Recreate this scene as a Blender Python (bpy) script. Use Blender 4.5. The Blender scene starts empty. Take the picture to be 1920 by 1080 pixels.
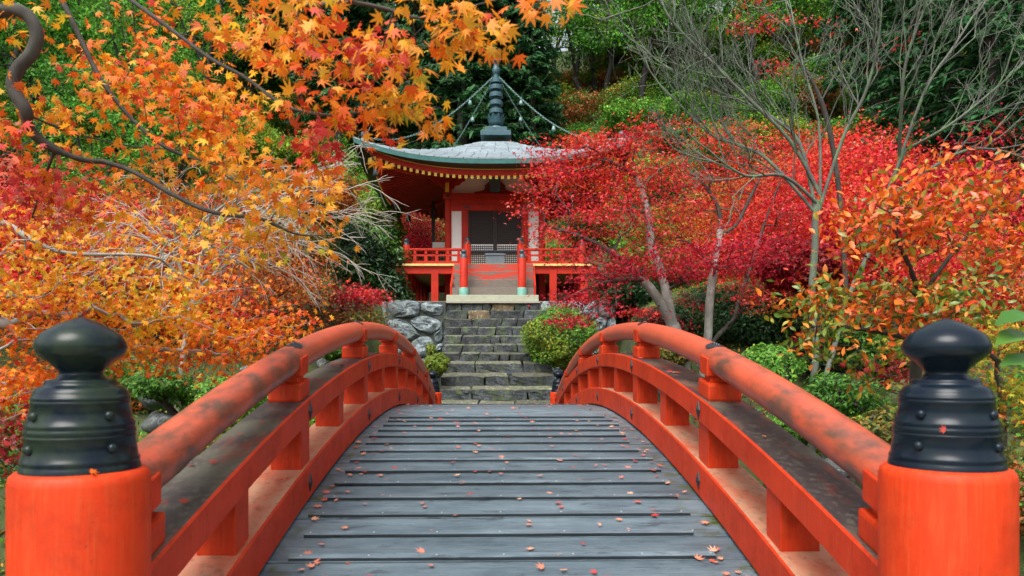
import bpy, bmesh, math, random
import numpy as np
from mathutils import Vector, Matrix

# ------------------------------------------------------------------ camera, sky, sun, exposure
SC = bpy.context.scene
F, HY, EYE = 1400.0, 685.0, 2.0           # focal length in photo pixels, horizon row, eye height
cam_d = bpy.data.cameras.new('camera'); cam = bpy.data.objects.new('camera', cam_d)
SC.collection.objects.link(cam); SC.camera = cam
cam_d.sensor_width = 36; cam_d.lens = 36 * F / 1920
cam_d.shift_y = (HY - 540) / 1920
cam_d.clip_start = 0.05; cam_d.clip_end = 600
cam_d.dof.use_dof = True; cam_d.dof.focus_distance = 9.0; cam_d.dof.aperture_fstop = 5.0
cam.location = (0, 0, EYE); cam.rotation_euler = (math.radians(90), 0, 0)

SUN_EL, SUN_AZ = math.radians(58), math.radians(205)      # azimuth clockwise from +Y: behind the camera, a little to the left
w = bpy.data.worlds.new('World'); SC.world = w; w.use_nodes = True
nt = w.node_tree; nt.nodes.clear()
sky = nt.nodes.new('ShaderNodeTexSky'); sky.sky_type = 'NISHITA'; sky.sun_disc = False
sky.sun_elevation = SUN_EL; sky.sun_rotation = SUN_AZ
sky.air_density = 1.0; sky.dust_density = 6.0; sky.ozone_density = 1.0
hs = nt.nodes.new('ShaderNodeHueSaturation'); hs.inputs['Saturation'].default_value = 0.32
bg = nt.nodes.new('ShaderNodeBackground'); bg.inputs['Strength'].default_value = 0.15
wo = nt.nodes.new('ShaderNodeOutputWorld')
nt.links.new(sky.outputs[0], hs.inputs['Color']); nt.links.new(hs.outputs[0], bg.inputs['Color']); nt.links.new(bg.outputs[0], wo.inputs['Surface'])

sun_d = bpy.data.lights.new('sun', 'SUN'); sun = bpy.data.objects.new('sun', sun_d)
SC.collection.objects.link(sun)
sun_d.energy = 1.5; sun_d.angle = math.radians(38); sun_d.color = (1.0, 0.96, 0.9)
_sd = Vector((math.sin(SUN_AZ) * math.cos(SUN_EL), math.cos(SUN_AZ) * math.cos(SUN_EL), math.sin(SUN_EL)))
sun.rotation_euler = _sd.to_track_quat('Z', 'Y').to_euler()

SC.view_settings.view_transform = 'Standard'; SC.view_settings.look = 'None'
SC.view_settings.exposure = 0.92; SC.view_settings.gamma = 1.0
SC.view_settings.use_curve_mapping = False
SC.render.engine = 'CYCLES'
cy = SC.cycles
cy.max_bounces = 7; cy.diffuse_bounces = 4; cy.glossy_bounces = 3; cy.transmission_bounces = 4; cy.transparent_max_bounces = 4
cy.use_adaptive_sampling = True; cy.adaptive_threshold = 0.02
try:
    cy.use_denoising = True; cy.denoiser = 'OPENIMAGEDENOISE'
except Exception:
    pass

COL = SC.collection

def at(px, py, D):
    """the point that a photo pixel shows at D metres in front of the camera"""
    return np.array(((px - 960) * D / F, D, EYE + (HY - py) * D / F))

# ------------------------------------------------------------------ helpers
def link(o): COL.objects.link(o); return o

def thing(name, label, cat, loc=(0, 0, 0), group=None):
    o = link(bpy.data.objects.new(name, None)); o.location = loc; o.empty_display_size = .2
    tag(o, label, cat, group); return o

def tag(o, label=None, cat=None, group=None, kind=None):
    if label: o['label'] = label
    if cat: o['category'] = cat
    if group: o['group'] = group
    if kind: o['kind'] = kind
    return o

def put(name, me, mat=None, parent=None, world=True):
    """link a mesh as an object; its vertices are in world space unless world is False"""
    o = link(bpy.data.objects.new(name, me))
    if mat is not None and not me.materials:
        for m in (mat if isinstance(mat, (list, tuple)) else [mat]): me.materials.append(m)
    if parent is not None:
        o.parent = parent
        if world:
            T = Matrix.Translation(-parent.location) if parent.parent is None else Matrix.Identity(4)
            o.matrix_parent_inverse = T
    return o

def raw_mesh(name, co, tris, smooth=False, col=None, quads=False):
    k = 4 if quads else 3
    me = bpy.data.meshes.new(name)
    co = np.asarray(co, np.float32); tris = np.asarray(tris, np.int32).reshape(-1, k)
    me.vertices.add(len(co)); me.vertices.foreach_set('co', co.ravel())
    me.loops.add(tris.size); me.loops.foreach_set('vertex_index', tris.ravel())
    me.polygons.add(len(tris)); me.polygons.foreach_set('loop_start', np.arange(len(tris), dtype=np.int32) * k)
    if smooth: me.polygons.foreach_set('use_smooth', np.ones(len(tris), bool))
    if col is not None:
        a = me.color_attributes.new('Col', 'FLOAT_COLOR', 'POINT')
        c4 = np.ones((len(co), 4), np.float32); c4[:, :3] = col
        a.data.foreach_set('color', c4.ravel())
    me.update(calc_edges=True)
    return me

class MB:
    """collects boxes, prisms, lathes and tubes into one mesh"""
    def __init__(s): s.v = []; s.f = []; s.m = []; s.sm = []
    def add(s, verts, faces, mi=0, smooth=False):
        b = len(s.v); s.v += [tuple(map(float, p)) for p in verts]
        for f in faces: s.f.append([b + i for i in f]); s.m.append(mi); s.sm.append(smooth)
        return s
    def box(s, c, d, mi=0, rz=0, taper=1.0):
        x, y, z = d[0] / 2, d[1] / 2, d[2] / 2; cz, sz = math.cos(rz), math.sin(rz)
        P = []
        for zz, t in ((-z, 1.0), (z, taper)):
            for xx, yy in ((-x, -y), (x, -y), (x, y), (-x, y)):
                P.append((c[0] + (xx * cz - yy * sz) * t, c[1] + (xx * sz + yy * cz) * t, c[2] + zz))
        return s.add(P, [(3, 2, 1, 0), (4, 5, 6, 7), (0, 1, 5, 4), (1, 2, 6, 5), (2, 3, 7, 6), (3, 0, 4, 7)], mi)
    def hexa(s, P, mi=0):
        return s.add(P, [(3, 2, 1, 0), (4, 5, 6, 7), (0, 1, 5, 4), (1, 2, 6, 5), (2, 3, 7, 6), (3, 0, 4, 7)], mi)
    def lathe(s, prof, c=(0, 0, 0), n=24, mi=0, smooth=True):
        P = []; Fc = []
        for r, z in prof:
            for k in range(n):
                a = 2 * math.pi * k / n; P.append((c[0] + r * math.cos(a), c[1] + r * math.sin(a), c[2] + z))
        for i in range(len(prof) - 1):
            for k in range(n):
                k2 = (k + 1) % n; Fc.append((i * n + k, i * n + k2, (i + 1) * n + k2, (i + 1) * n + k))
        s.add(P, Fc, mi, smooth)
        s.add(P[:n], [tuple(range(n))[::-1]], mi); s.add(P[-n:], [tuple(range(n))], mi)
        return s
    def tube(s, pts, rad, n=8, mi=0, smooth=True, caps=True):
        co, q = tube_arrays(np.array(pts, float), np.array(rad if hasattr(rad, '__len__') else [rad] * len(pts), float), n)
        s.add(co.tolist(), q.tolist(), mi, smooth)
        if caps:
            s.add(co[:n].tolist(), [tuple(range(n))[::-1]], mi); s.add(co[-n:].tolist(), [tuple(range(n))], mi)
        return s
    def mesh(s, name, bevel=0, smooth_angle=None):
        me = bpy.data.meshes.new(name); me.from_pydata(s.v, [], s.f)
        me.polygons.foreach_set('material_index', s.m); me.polygons.foreach_set('use_smooth', s.sm)
        if bevel:
            bm = bmesh.new(); bm.from_mesh(me)
            bmesh.ops.remove_doubles(bm, verts=bm.verts, dist=1e-5)
            es = [e for e in bm.edges if len(e.link_faces) == 2 and e.calc_face_angle(0) > .5]
            bmesh.ops.bevel(bm, geom=es, offset=bevel, segments=2, profile=.6, affect='EDGES', clamp_overlap=True)
            bm.to_mesh(me); bm.free()
        me.update(); return me

def tube_arrays(pts, rad, n):
    m = len(pts)
    tan = np.gradient(pts, axis=0); tan /= np.linalg.norm(tan, axis=1)[:, None] + 1e-9
    ref = np.array((0, 0, 1.)) if abs(tan[0][2]) < .9 else np.array((1., 0, 0))
    U = np.empty_like(pts)
    u = ref - tan[0] * ref.dot(tan[0])
    for i in range(m):
        u = u - tan[i] * u.dot(tan[i]); l = np.linalg.norm(u)
        if l < 1e-6: u = np.cross(tan[i], (1, .3, .2)); l = np.linalg.norm(u)
        u = u / l; U[i] = u
    V = np.cross(tan, U)
    a = np.arange(n) * 2 * math.pi / n
    co = pts[:, None, :] + rad[:, None, None] * (np.cos(a)[None, :, None] * U[:, None, :] + np.sin(a)[None, :, None] * V[:, None, :])
    i = np.arange(m - 1)[:, None] * n; k = np.arange(n)[None, :]; k2 = (k + 1) % n
    q = np.stack([i + k, i + k2, i + n + k2, i + n + k], -1).reshape(-1, 4)
    return co.reshape(-1, 3), q

def tubes_mesh(name, polys, nfun=lambda r: 5):
    C = []; Q = []; b = 0
    for pts, rad in polys:
        if len(pts) < 2: continue
        co, q = tube_arrays(np.asarray(pts, float), np.asarray(rad, float), nfun(max(rad)))
        C.append(co); Q.append(q + b); b += len(co)
    return raw_mesh(name, np.concatenate(C), np.concatenate(Q), True, quads=True)

# ------------------------------------------------------------------ materials
def new_mat(name):
    m = bpy.data.materials.new(name); m.use_nodes = True
    n = m.node_tree; p = n.nodes['Principled BSDF']; return m, n, p
def N(n, t, **kw):
    x = n.nodes.new(t)
    for k, v in kw.items(): setattr(x, k, v)
    return x
def coord(n, scale=(1, 1, 1), kind='Object'):
    tc = N(n, 'ShaderNodeTexCoord'); mp = N(n, 'ShaderNodeMapping'); mp.inputs['Scale'].default_value = scale
    n.links.new(tc.outputs[kind], mp.inputs[0]); return mp.outputs[0]
def noise(n, vec, scale, detail=6, rough=.6, dist=0):
    x = N(n, 'ShaderNodeTexNoise'); x.inputs['Scale'].default_value = scale; x.inputs['Detail'].default_value = detail
    x.inputs['Roughness'].default_value = rough; x.inputs['Distortion'].default_value = dist
    n.links.new(vec, x.inputs['Vector']); return x.outputs['Fac']
def ramp(n, fac, stops, interp='LINEAR'):
    r = N(n, 'ShaderNodeValToRGB'); r.color_ramp.interpolation = interp
    e = r.color_ramp.elements
    while len(e) < len(stops): e.new(.5)
    for el, (p, c) in zip(e, stops): el.position = p; el.color = (*c, 1) if len(c) == 3 else c
    n.links.new(fac, r.inputs[0]); return r.outputs['Color']
def mixc(n, fac, a, b, mode='MIX'):
    m = N(n, 'ShaderNodeMix', data_type='RGBA', blend_type=mode)
    for sock, v in ((m.inputs[0], fac), (m.inputs[6], a), (m.inputs[7], b)):
        if isinstance(v, (int, float)): sock.default_value = v
        elif isinstance(v, tuple): sock.default_value = (*v, 1)
        else: n.links.new(v, sock)
    return m.outputs[2]
def bump(n, p, h, strength=.3, dist=.01):
    b = N(n, 'ShaderNodeBump'); b.inputs['Strength'].default_value = strength; b.inputs['Distance'].default_value = dist
    n.links.new(h, b.inputs['Height']); n.links.new(b.outputs[0], p.inputs['Normal'])
BW = ((0, 0, 0), (1, 1, 1))
def step(n, fac, lo, hi): return ramp(n, fac, [(lo, (0, 0, 0)), (hi, (1, 1, 1))])

def paint_mat(name, base, wear=.5, rough=.42, streak=True, stain=(.07, .022, .014), fade=(.48, .075, .018)):
    m, n, p = new_mat(name); v = coord(n)
    big = noise(n, v, 2.6, 6, .62); fine = noise(n, coord(n, (26, 26, 2.0)), 3, 6, .65); spots = noise(n, v, 38, 4, .75); cloud = noise(n, v, 7, 6, .7)
    c = mixc(n, step(n, big, .3, .7), tuple(x * .74 for x in base), tuple(min(1, x * 1.12) for x in base))
    if streak: c = mixc(n, mixc(n, step(n, fine, .47, .62), (0, 0, 0), (.7 * wear,) * 3), c, fade)
    c = mixc(n, mixc(n, step(n, cloud, .50, .66), (0, 0, 0), (.8 * wear,) * 3), c, tuple(x * .45 for x in base))
    crack = noise(n, coord(n, (70, 70, 1.3)), 2, 3, .6)
    c = mixc(n, mixc(n, step(n, crack, .60, .66), (0, 0, 0), (min(1, wear * .55),) * 3), c, tuple(x * .4 for x in base))
    d = mixc(n, step(n, spots, .64, .70), (0, 0, 0), (min(1, wear * 1.0),) * 3)
    c = mixc(n, d, c, stain)
    n.links.new(c, p.inputs['Base Color'])
    mr = N(n, 'ShaderNodeMapRange'); mr.inputs[3].default_value = rough - .1; mr.inputs[4].default_value = rough + .18; n.links.new(cloud, mr.inputs[0]); n.links.new(mr.outputs[0], p.inputs['Roughness'])
    p.inputs['Specular IOR Level'].default_value = .2
    bump(n, p, fine, .22, .005)
    return m

VERM = (.48, .030, .005)
M = {}
M['paint'] = paint_mat('vermilion_paint', VERM, .55)
M['post_paint'] = paint_mat('post_paint', (.54, .038, .006), .5, .5)
M['temple_red'] = paint_mat('temple_red', (.46, .024, .011), .25, .5)
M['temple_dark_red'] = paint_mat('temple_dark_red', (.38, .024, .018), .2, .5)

def rail_mat():
    m, n, p = new_mat('weathered_rail'); v = coord(n)
    big = noise(n, coord(n, (1, .45, 1)), 3.2, 6, .65); fine = noise(n, v, 30, 5, .7); mid = noise(n, coord(n, (1, .3, 1)), 14, 5)
    c = mixc(n, noise(n, v, 6, 6, .7), (.46, .055, .022), (.58, .12, .06))
    s = N(n, 'ShaderNodeMath', operation='MULTIPLY'); n.links.new(step(n, big, .36, .52), s.inputs[0]); n.links.new(step(n, mid, .32, .6), s.inputs[1])
    # grime thins out towards the middle of the bridge
    sep = N(n, 'ShaderNodeSeparateXYZ'); n.links.new(coord(n), sep.inputs[0])
    mr = N(n, 'ShaderNodeMapRange'); mr.inputs[1].default_value = 3.7; mr.inputs[2].default_value = 4.3; mr.inputs[3].default_value = 1; mr.inputs[4].default_value = .22
    n.links.new(sep.outputs['Y'], mr.inputs[0])
    s2 = N(n, 'ShaderNodeMath', operation='MULTIPLY'); n.links.new(s.outputs[0], s2.inputs[0]); n.links.new(mr.outputs[0], s2.inputs[1])
    s3 = N(n, 'ShaderNodeMath', operation='MULTIPLY'); n.links.new(s2.outputs[0], s3.inputs[0]); s3.inputs[1].default_value = .95
    c = mixc(n, s3.outputs[0], c, mixc(n, fine, (.035, .032, .022), (.16, .075, .05)))
    c = mixc(n, mixc(n, step(n, fine, .60, .66), (0, 0, 0), (.5, .5, .5)), c, (.10, .04, .03))
    n.links.new(c, p.inputs['Base Color']); p.inputs['Roughness'].default_value = .36
    bump(n, p, fine, .15, .003)
    return m
M['rail'] = rail_mat()

def worn_top():
    m, n, p = new_mat('worn_beam_top'); v = coord(n)
    a = noise(n, coord(n, (1, .35, 1)), 7, 6, .65); b = noise(n, v, 34, 5, .7); c0 = noise(n, v, 3.1, 4)
    c = mixc(n, a, (.018, .015, .017), (.05, .04, .04))
    c = mixc(n, step(n, a, .52, .60), c, (.15, .030, .020))
    c = mixc(n, mixc(n, step(n, b, .53, .60), (0, 0, 0), (.45, .45, .45)), c, (.13, .12, .09))
    c = mixc(n, mixc(n, step(n, c0, .50, .62), (0, 0, 0), (.45, .45, .45)), c, (.13, .13, .09))
    n.links.new(c, p.inputs['Base Color']); p.inputs['Roughness'].default_value = .45; bump(n, p, a, .25, .004)
    return m
M['worn_top'] = worn_top()

def pale_top():
    m, n, p = new_mat('faded_beam_top'); v = coord(n)
    a = noise(n, coord(n, (1, .4, 1)), 6, 6, .65); b = noise(n, v, 30, 5, .7)
    c = mixc(n, step(n, a, .36, .64), (.44, .085, .035), (.40, .23, .14))
    c = mixc(n, mixc(n, step(n, b, .53, .62), (0, 0, 0), (.55, .55, .55)), c, (.12, .08, .05))
    c = mixc(n, mixc(n, step(n, noise(n, v, 2.3), .58, .7), (0, 0, 0), (.5, .5, .5)), c, (.16, .18, .05))
    n.links.new(c, p.inputs['Base Color']); p.inputs['Roughness'].default_value = .6; bump(n, p, a, .2, .003)
    return m
M['pale_top'] = pale_top()

def deck_mat(name='weathered_deck', dark=1.0):
    m, n, p = new_mat(name); v = coord(n)
    oi = N(n, 'ShaderNodeObjectInfo')
    cmb = N(n, 'ShaderNodeCombineXYZ'); mu = N(n, 'ShaderNodeMath', operation='MULTIPLY'); mu.inputs[1].default_value = 37.0
    n.links.new(oi.outputs['Random'], mu.inputs[0]); n.links.new(mu.outputs[0], cmb.inputs[1])
    def cc(sc):
        ad = N(n, 'ShaderNodeVectorMath', operation='ADD'); n.links.new(v, ad.inputs[0]); n.links.new(cmb.outputs[0], ad.inputs[1])
        mp = N(n, 'ShaderNodeMapping'); mp.inputs['Scale'].default_value = sc; n.links.new(ad.outputs[0], mp.inputs[0]); return mp.outputs[0]
    g = noise(n, cc((.9, 26, 26)), 3, 8, .7); s = noise(n, cc((1.0, 2.6, 2.6)), 2.6, 7, .68, .4); f = noise(n, cc((3, 70, 70)), 4, 5, .7); st = noise(n, cc((1.6, 5, 5)), 3.1, 6, .72)
    c = mixc(n, step(n, s, .28, .72), (.046, .076, .100), (.135, .186, .215))
    c = mixc(n, mixc(n, step(n, g, .50, .64), (0, 0, 0), (.7, .7, .7)), c, (.030, .040, .050))
    c = mixc(n, mixc(n, step(n, f, .52, .64), (0, 0, 0), (.5, .5, .5)), c, (.19, .235, .25))
    c = mixc(n, mixc(n, step(n, st, .57, .64), (0, 0, 0), (.75, .75, .75)), c, (.030, .038, .046))
    hv = N(n, 'ShaderNodeHueSaturation'); mr = N(n, 'ShaderNodeMapRange'); mr.inputs[3].default_value = .74 * dark; mr.inputs[4].default_value = 1.22 * dark
    n.links.new(oi.outputs['Random'], mr.inputs[0]); n.links.new(mr.outputs[0], hv.inputs['Value']); n.links.new(c, hv.inputs['Color'])
    sx = N(n, 'ShaderNodeSeparateXYZ'); n.links.new(v, sx.inputs[0]); ab = N(n, 'ShaderNodeMath', operation='ABSOLUTE'); n.links.new(sx.outputs[0], ab.inputs[0])
    e = N(n, 'ShaderNodeMapRange'); e.inputs[1].default_value = .84; e.inputs[2].default_value = 1.0; n.links.new(ab.outputs[0], e.inputs[0])
    mm = N(n, 'ShaderNodeMath', operation='MULTIPLY'); n.links.new(e.outputs[0], mm.inputs[0]); n.links.new(step(n, noise(n, cc((1, 1, 1)), 9), .52, .64), mm.inputs[1])
    c2 = mixc(n, mm.outputs[0], hv.outputs[0], (.045, .065, .015))
    n.links.new(c2, p.inputs['Base Color'])
    r = N(n, 'ShaderNodeMapRange'); r.inputs[3].default_value = .28; r.inputs[4].default_value = .62; n.links.new(s, r.inputs[0]); n.links.new(r.outputs[0], p.inputs['Roughness'])
    bump(n, p, g, .6, .005)
    return m
M['deck'] = deck_mat()
M['strip_side'] = deck_mat('shaded_strip_edge', .25)  # darkened copy of the deck wood: shadow line painted on the strip sides

def finial_mat(name, patina):
    m, n, p = new_mat(name); v = coord(n)
    a = noise(n, v, 7, 6, .65); b = noise(n, v, 40, 4, .6)
    c = mixc(n, a, (.003, .006, .012), (.007, .015, .027))
    k = N(n, 'ShaderNodeMath', operation='MULTIPLY'); n.links.new(step(n, a, .42, .60), k.inputs[0]); k.inputs[1].default_value = patina
    c = mixc(n, k.outputs[0], c, mixc(n, b, (.018, .035, .010), (.045, .065, .022)))
    n.links.new(c, p.inputs['Base Color']); p.inputs['Roughness'].default_value = .33; p.inputs['Specular IOR Level'].default_value = .2
    mr = N(n, 'ShaderNodeMapRange'); mr.inputs[3].default_value = .13; mr.inputs[4].default_value = .30; n.links.new(a, mr.inputs[0]); n.links.new(mr.outputs[0], p.inputs['Roughness'])
    bump(n, p, b, .06, .002)
    return m
M['finial'] = finial_mat('black_bronze', .10)
M['finial_patina'] = finial_mat('black_bronze_patina', .42)

def flat(name, c, rough=.5, var=.2, scale=6, metal=0.0, spec=.5, bs=.15):
    m, n, p = new_mat(name); v = coord(n); a = noise(n, v, scale, 6, .65)
    n.links.new(mixc(n, a, tuple(x * (1 - var) for x in c), tuple(min(1, x * (1 + var)) for x in c)), p.inputs['Base Color'])
    p.inputs['Roughness'].default_value = rough; p.inputs['Metallic'].default_value = metal; p.inputs['Specular IOR Level'].default_value = spec
    if bs: bump(n, p, a, bs, .004)
    return m
M['iron'] = flat('black_iron', (.016, .02, .024), .38, .4, 30)
M['teal_copper'] = flat('verdigris_copper', (.045, .16, .15), .5, .55, 9)
M['spire_copper'] = flat('spire_copper', (.030, .085, .105), .42, .6, 14)
M['dark_copper'] = flat('dark_copper', (.03, .055, .065), .45, .5, 10)
M['verdigris'] = flat('bright_verdigris', (.12, .30, .24), .6, .4, 12)
M['black'] = flat('black_lacquer', (.012, .012, .014), .5, .3)
M['white_plaster'] = flat('white_plaster', (.86, .86, .84), .8, .06, 5)
M['cream_plaster'] = flat('cream_plaster', (.80, .72, .66), .8, .08, 5)
M['yellow'] = flat('yellow_paint', (.78, .52, .06), .5, .2, 12)
M['floor_edge'] = flat('pale_yellow_wood', (.62, .50, .16), .6, .25, 9)
M['lattice'] = flat('dark_lattice', (.025, .014, .01), .6, .3)
M['grey_box'] = flat('grey_wood', (.10, .13, .16), .6, .3, 8)
M['pale_slab'] = flat('pale_stone_slab', (.33, .35, .26), .8, .3, 7)
M['chain'] = flat('pale_verdigris', (.15, .27, .25), .5, .4, 20)
M['roof_grey'] = None

def shingle_mat():
    m, n, p = new_mat('grey_copper_shingle'); v = coord(n); oi = N(n, 'ShaderNodeObjectInfo')
    a = noise(n, coord(n, (2, 6, 6)), 3, 6, .65)
    c = mixc(n, a, (.15, .195, .225), (.30, .355, .385))
    hv = N(n, 'ShaderNodeHueSaturation'); mr = N(n, 'ShaderNodeMapRange'); mr.inputs[3].default_value = .86; mr.inputs[4].default_value = 1.14
    n.links.new(oi.outputs['Random'], mr.inputs[0]); n.links.new(mr.outputs[0], hv.inputs['Value']); n.links.new(c, hv.inputs['Color'])
    n.links.new(hv.outputs[0], p.inputs['Base Color']); p.inputs['Roughness'].default_value = .45; bump(n, p, a, .1, .003)
    return m
M['shingle'] = shingle_mat()

def worn_step_mat(name='worn_painted_step', th=.49):
    m, n, p = new_mat(name); v = coord(n)
    a = noise(n, coord(n, (.35, 1, 3.2)), 3.2, 6, .7); b = noise(n, coord(n, (1, 6, 6)), 6, 6)
    c = mixc(n, step(n, a, th, th + .03), mixc(n, b, (.085, .058, .04), (.20, .175, .15)), (.46, .035, .014))
    n.links.new(c, p.inputs['Base Color']); p.inputs['Roughness'].default_value = .7; return m
M['worn_step'] = worn_step_mat(); M['bare_step'] = worn_step_mat('bare_step', .62)

def stone_mat(name, lo, hi, moss=.35, lichen=.4, dk=.75):
    m, n, p = new_mat(name); v = coord(n); oi = N(n, 'ShaderNodeObjectInfo')
    off = N(n, 'ShaderNodeVectorMath', operation='ADD'); n.links.new(v, off.inputs[0])
    sc = N(n, 'ShaderNodeVectorMath', operation='SCALE'); sc.inputs[0].default_value = (13, 7, 5); n.links.new(oi.outputs['Random'], sc.inputs['Scale']); n.links.new(sc.outputs[0], off.inputs[1])
    v = off.outputs[0]
    a = noise(n, v, 3.2, 8, .68, .8); b = noise(n, v, 11, 8, .75, .4); f = noise(n, v, 45, 4, .6)
    c = mixc(n, a, lo, hi)
    c = mixc(n, mixc(n, step(n, b, .51, .62), (0, 0, 0), (lichen,) * 3), c, (.42, .46, .45))
    c = mixc(n, mixc(n, step(n, b, .46, .34), (0, 0, 0), (dk,) * 3), c, tuple(x * .3 for x in lo))
    mo = noise(n, v, 4.4, 6, .7)
    c = mixc(n, mixc(n, step(n, mo, .53, .61), (0, 0, 0), (moss,) * 3), c, mixc(n, f, (.035, .06, .012), (.11, .16, .03)))
    hv = N(n, 'ShaderNodeHueSaturation'); mr = N(n, 'ShaderNodeMapRange'); mr.inputs[3].default_value = .7; mr.inputs[4].default_value = 1.3
    n.links.new(oi.outputs['Random'], mr.inputs[0]); n.links.new(mr.outputs[0], hv.inputs['Value']); n.links.new(c, hv.inputs['Color'])
    n.links.new(hv.outputs[0], p.inputs['Base Color']); p.inputs['Roughness'].default_value = .72
    bump(n, p, b, .9, .03)
    return m
M['stone'] = stone_mat('blue_grey_stone', (.155, .21, .235), (.32, .375, .39), .4, .5, .6)
M['step_stone'] = stone_mat('dark_step_stone', (.022, .030, .037), (.095, .115, .122), .6, .4)
M['tread'] = stone_mat('worn_tread', (.11, .115, .08), (.26, .255, .18), .65, .3)
M['tan_stone'] = stone_mat('tan_stone', (.26, .18, .09), (.42, .32, .18), .15)
M['boulder'] = stone_mat('mossy_boulder', (.10, .115, .125), (.27, .30, .31), .75, .5)

def bark_mat(name, lo, hi, lichen=None, lw=.5):
    m, n, p = new_mat(name); v = coord(n); a = noise(n, coord(n, (1, 1, .35)), 14, 7, .7); b = noise(n, v, 5, 6, .65)
    c = mixc(n, a, lo, hi)
    if lichen: c = mixc(n, mixc(n, step(n, b, .45, .62), (0, 0, 0), (lw,) * 3), c, lichen)
    n.links.new(c, p.inputs['Base Color']); p.inputs['Roughness'].default_value = .85; bump(n, p, a, .5, .01)
    return m
M['bark_dark'] = bark_mat('dark_bark', (.018, .014, .012), (.06, .05, .042), (.10, .11, .08), .35)
M['bark_black'] = bark_mat('black_bark', (.008, .008, .007), (.03, .026, .022))
M['bark_pale'] = bark_mat('pale_bark', (.10, .095, .085), (.34, .33, .30), (.42, .45, .40), .6)
M['bark_lichen'] = bark_mat('lichen_bark', (.03, .03, .025), (.15, .16, .135), (.12, .20, .09), .65)
M['bark_cedar'] = bark_mat('cedar_bark', (.035, .026, .022), (.11, .085, .075))
M['twig_pale'] = bark_mat('pale_twigs', (.20, .17, .14), (.48, .44, .38))

def leaf_mat(name, trans=.4, rough=.5, spec=.3):
    m, n, p = new_mat(name)
    a = N(n, 'ShaderNodeAttribute', attribute_name='Col')
    p.inputs['Roughness'].default_value = rough; p.inputs['Specular IOR Level'].default_value = spec
    n.links.new(a.outputs['Color'], p.inputs['Base Color'])
    t = N(n, 'ShaderNodeBsdfTranslucent'); n.links.new(a.outputs['Color'], t.inputs['Color'])
    mx = N(n, 'ShaderNodeMixShader'); mx.inputs[0].default_value = trans
    n.links.new(p.outputs[0], mx.inputs[1]); n.links.new(t.outputs[0], mx.inputs[2]); n.links.new(mx.outputs[0], n.nodes['Material Output'].inputs['Surface'])
    return m
M['leaf'] = leaf_mat('leaf', .42)
M['gloss_leaf'] = leaf_mat('glossy_leaf', .3, .35, .5)
M['bg_leaf'] = leaf_mat('distant_leaf', .3, .6, .2)

def random_leaf_mat(name, stops, trans=.42):
    m, n, p = new_mat(name); oi = N(n, 'ShaderNodeObjectInfo'); v = coord(n)
    c = ramp(n, oi.outputs['Random'], stops)
    c = mixc(n, mixc(n, noise(n, v, 22, 3), (0, 0, 0), (.3, .3, .3)), c, (.55, .05, .015))
    p.inputs['Roughness'].default_value = .5; p.inputs['Specular IOR Level'].default_value = .3
    n.links.new(c, p.inputs['Base Color'])
    t = N(n, 'ShaderNodeBsdfTranslucent'); n.links.new(c, t.inputs['Color']); mx = N(n, 'ShaderNodeMixShader'); mx.inputs[0].default_value = trans
    n.links.new(p.outputs[0], mx.inputs[1]); n.links.new(t.outputs[0], mx.inputs[2]); n.links.new(mx.outputs[0], n.nodes['Material Output'].inputs['Surface'])
    return m

def ground_mat():
    m, n, p = new_mat('mossy_ground'); v = coord(n)
    a = noise(n, v, .55, 8, .65); b = noise(n, v, 3.5, 8, .7); f = noise(n, v, 24, 5, .7)
    c = mixc(n, f, (.018, .034, .007), (.06, .09, .014))
    c = mixc(n, step(n, b, .5, .62), c, mixc(n, f, (.016, .011, .008), (.05, .032, .02)))
    c = mixc(n, mixc(n, step(n, f, .62, .7), (0, 0, 0), (.5,) * 3), c, (.18, .05, .014))
    n.links.new(c, p.inputs['Base Color']); p.inputs['Roughness'].default_value = .9; bump(n, p, b, .8, .06)
    return m
M['ground'] = ground_mat()
def gravel_mat():
    m, n, p = new_mat('pale_earth'); v = coord(n); f = noise(n, v, 20, 6, .7)
    n.links.new(mixc(n, f, (.22, .20, .16), (.40, .37, .30)), p.inputs['Base Color']); p.inputs['Roughness'].default_value = .9; return m
M['gravel'] = gravel_mat()
def water_mat():
    m, n, p = new_mat('dark_water'); p.inputs['Base Color'].default_value = (.012, .016, .010, 1); p.inputs['Roughness'].default_value = .06
    p.inputs['Specular IOR Level'].default_value = .6
    bump(n, p, noise(n, coord(n), 5, 3), .15, .02); return m
M['water'] = water_mat()

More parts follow.
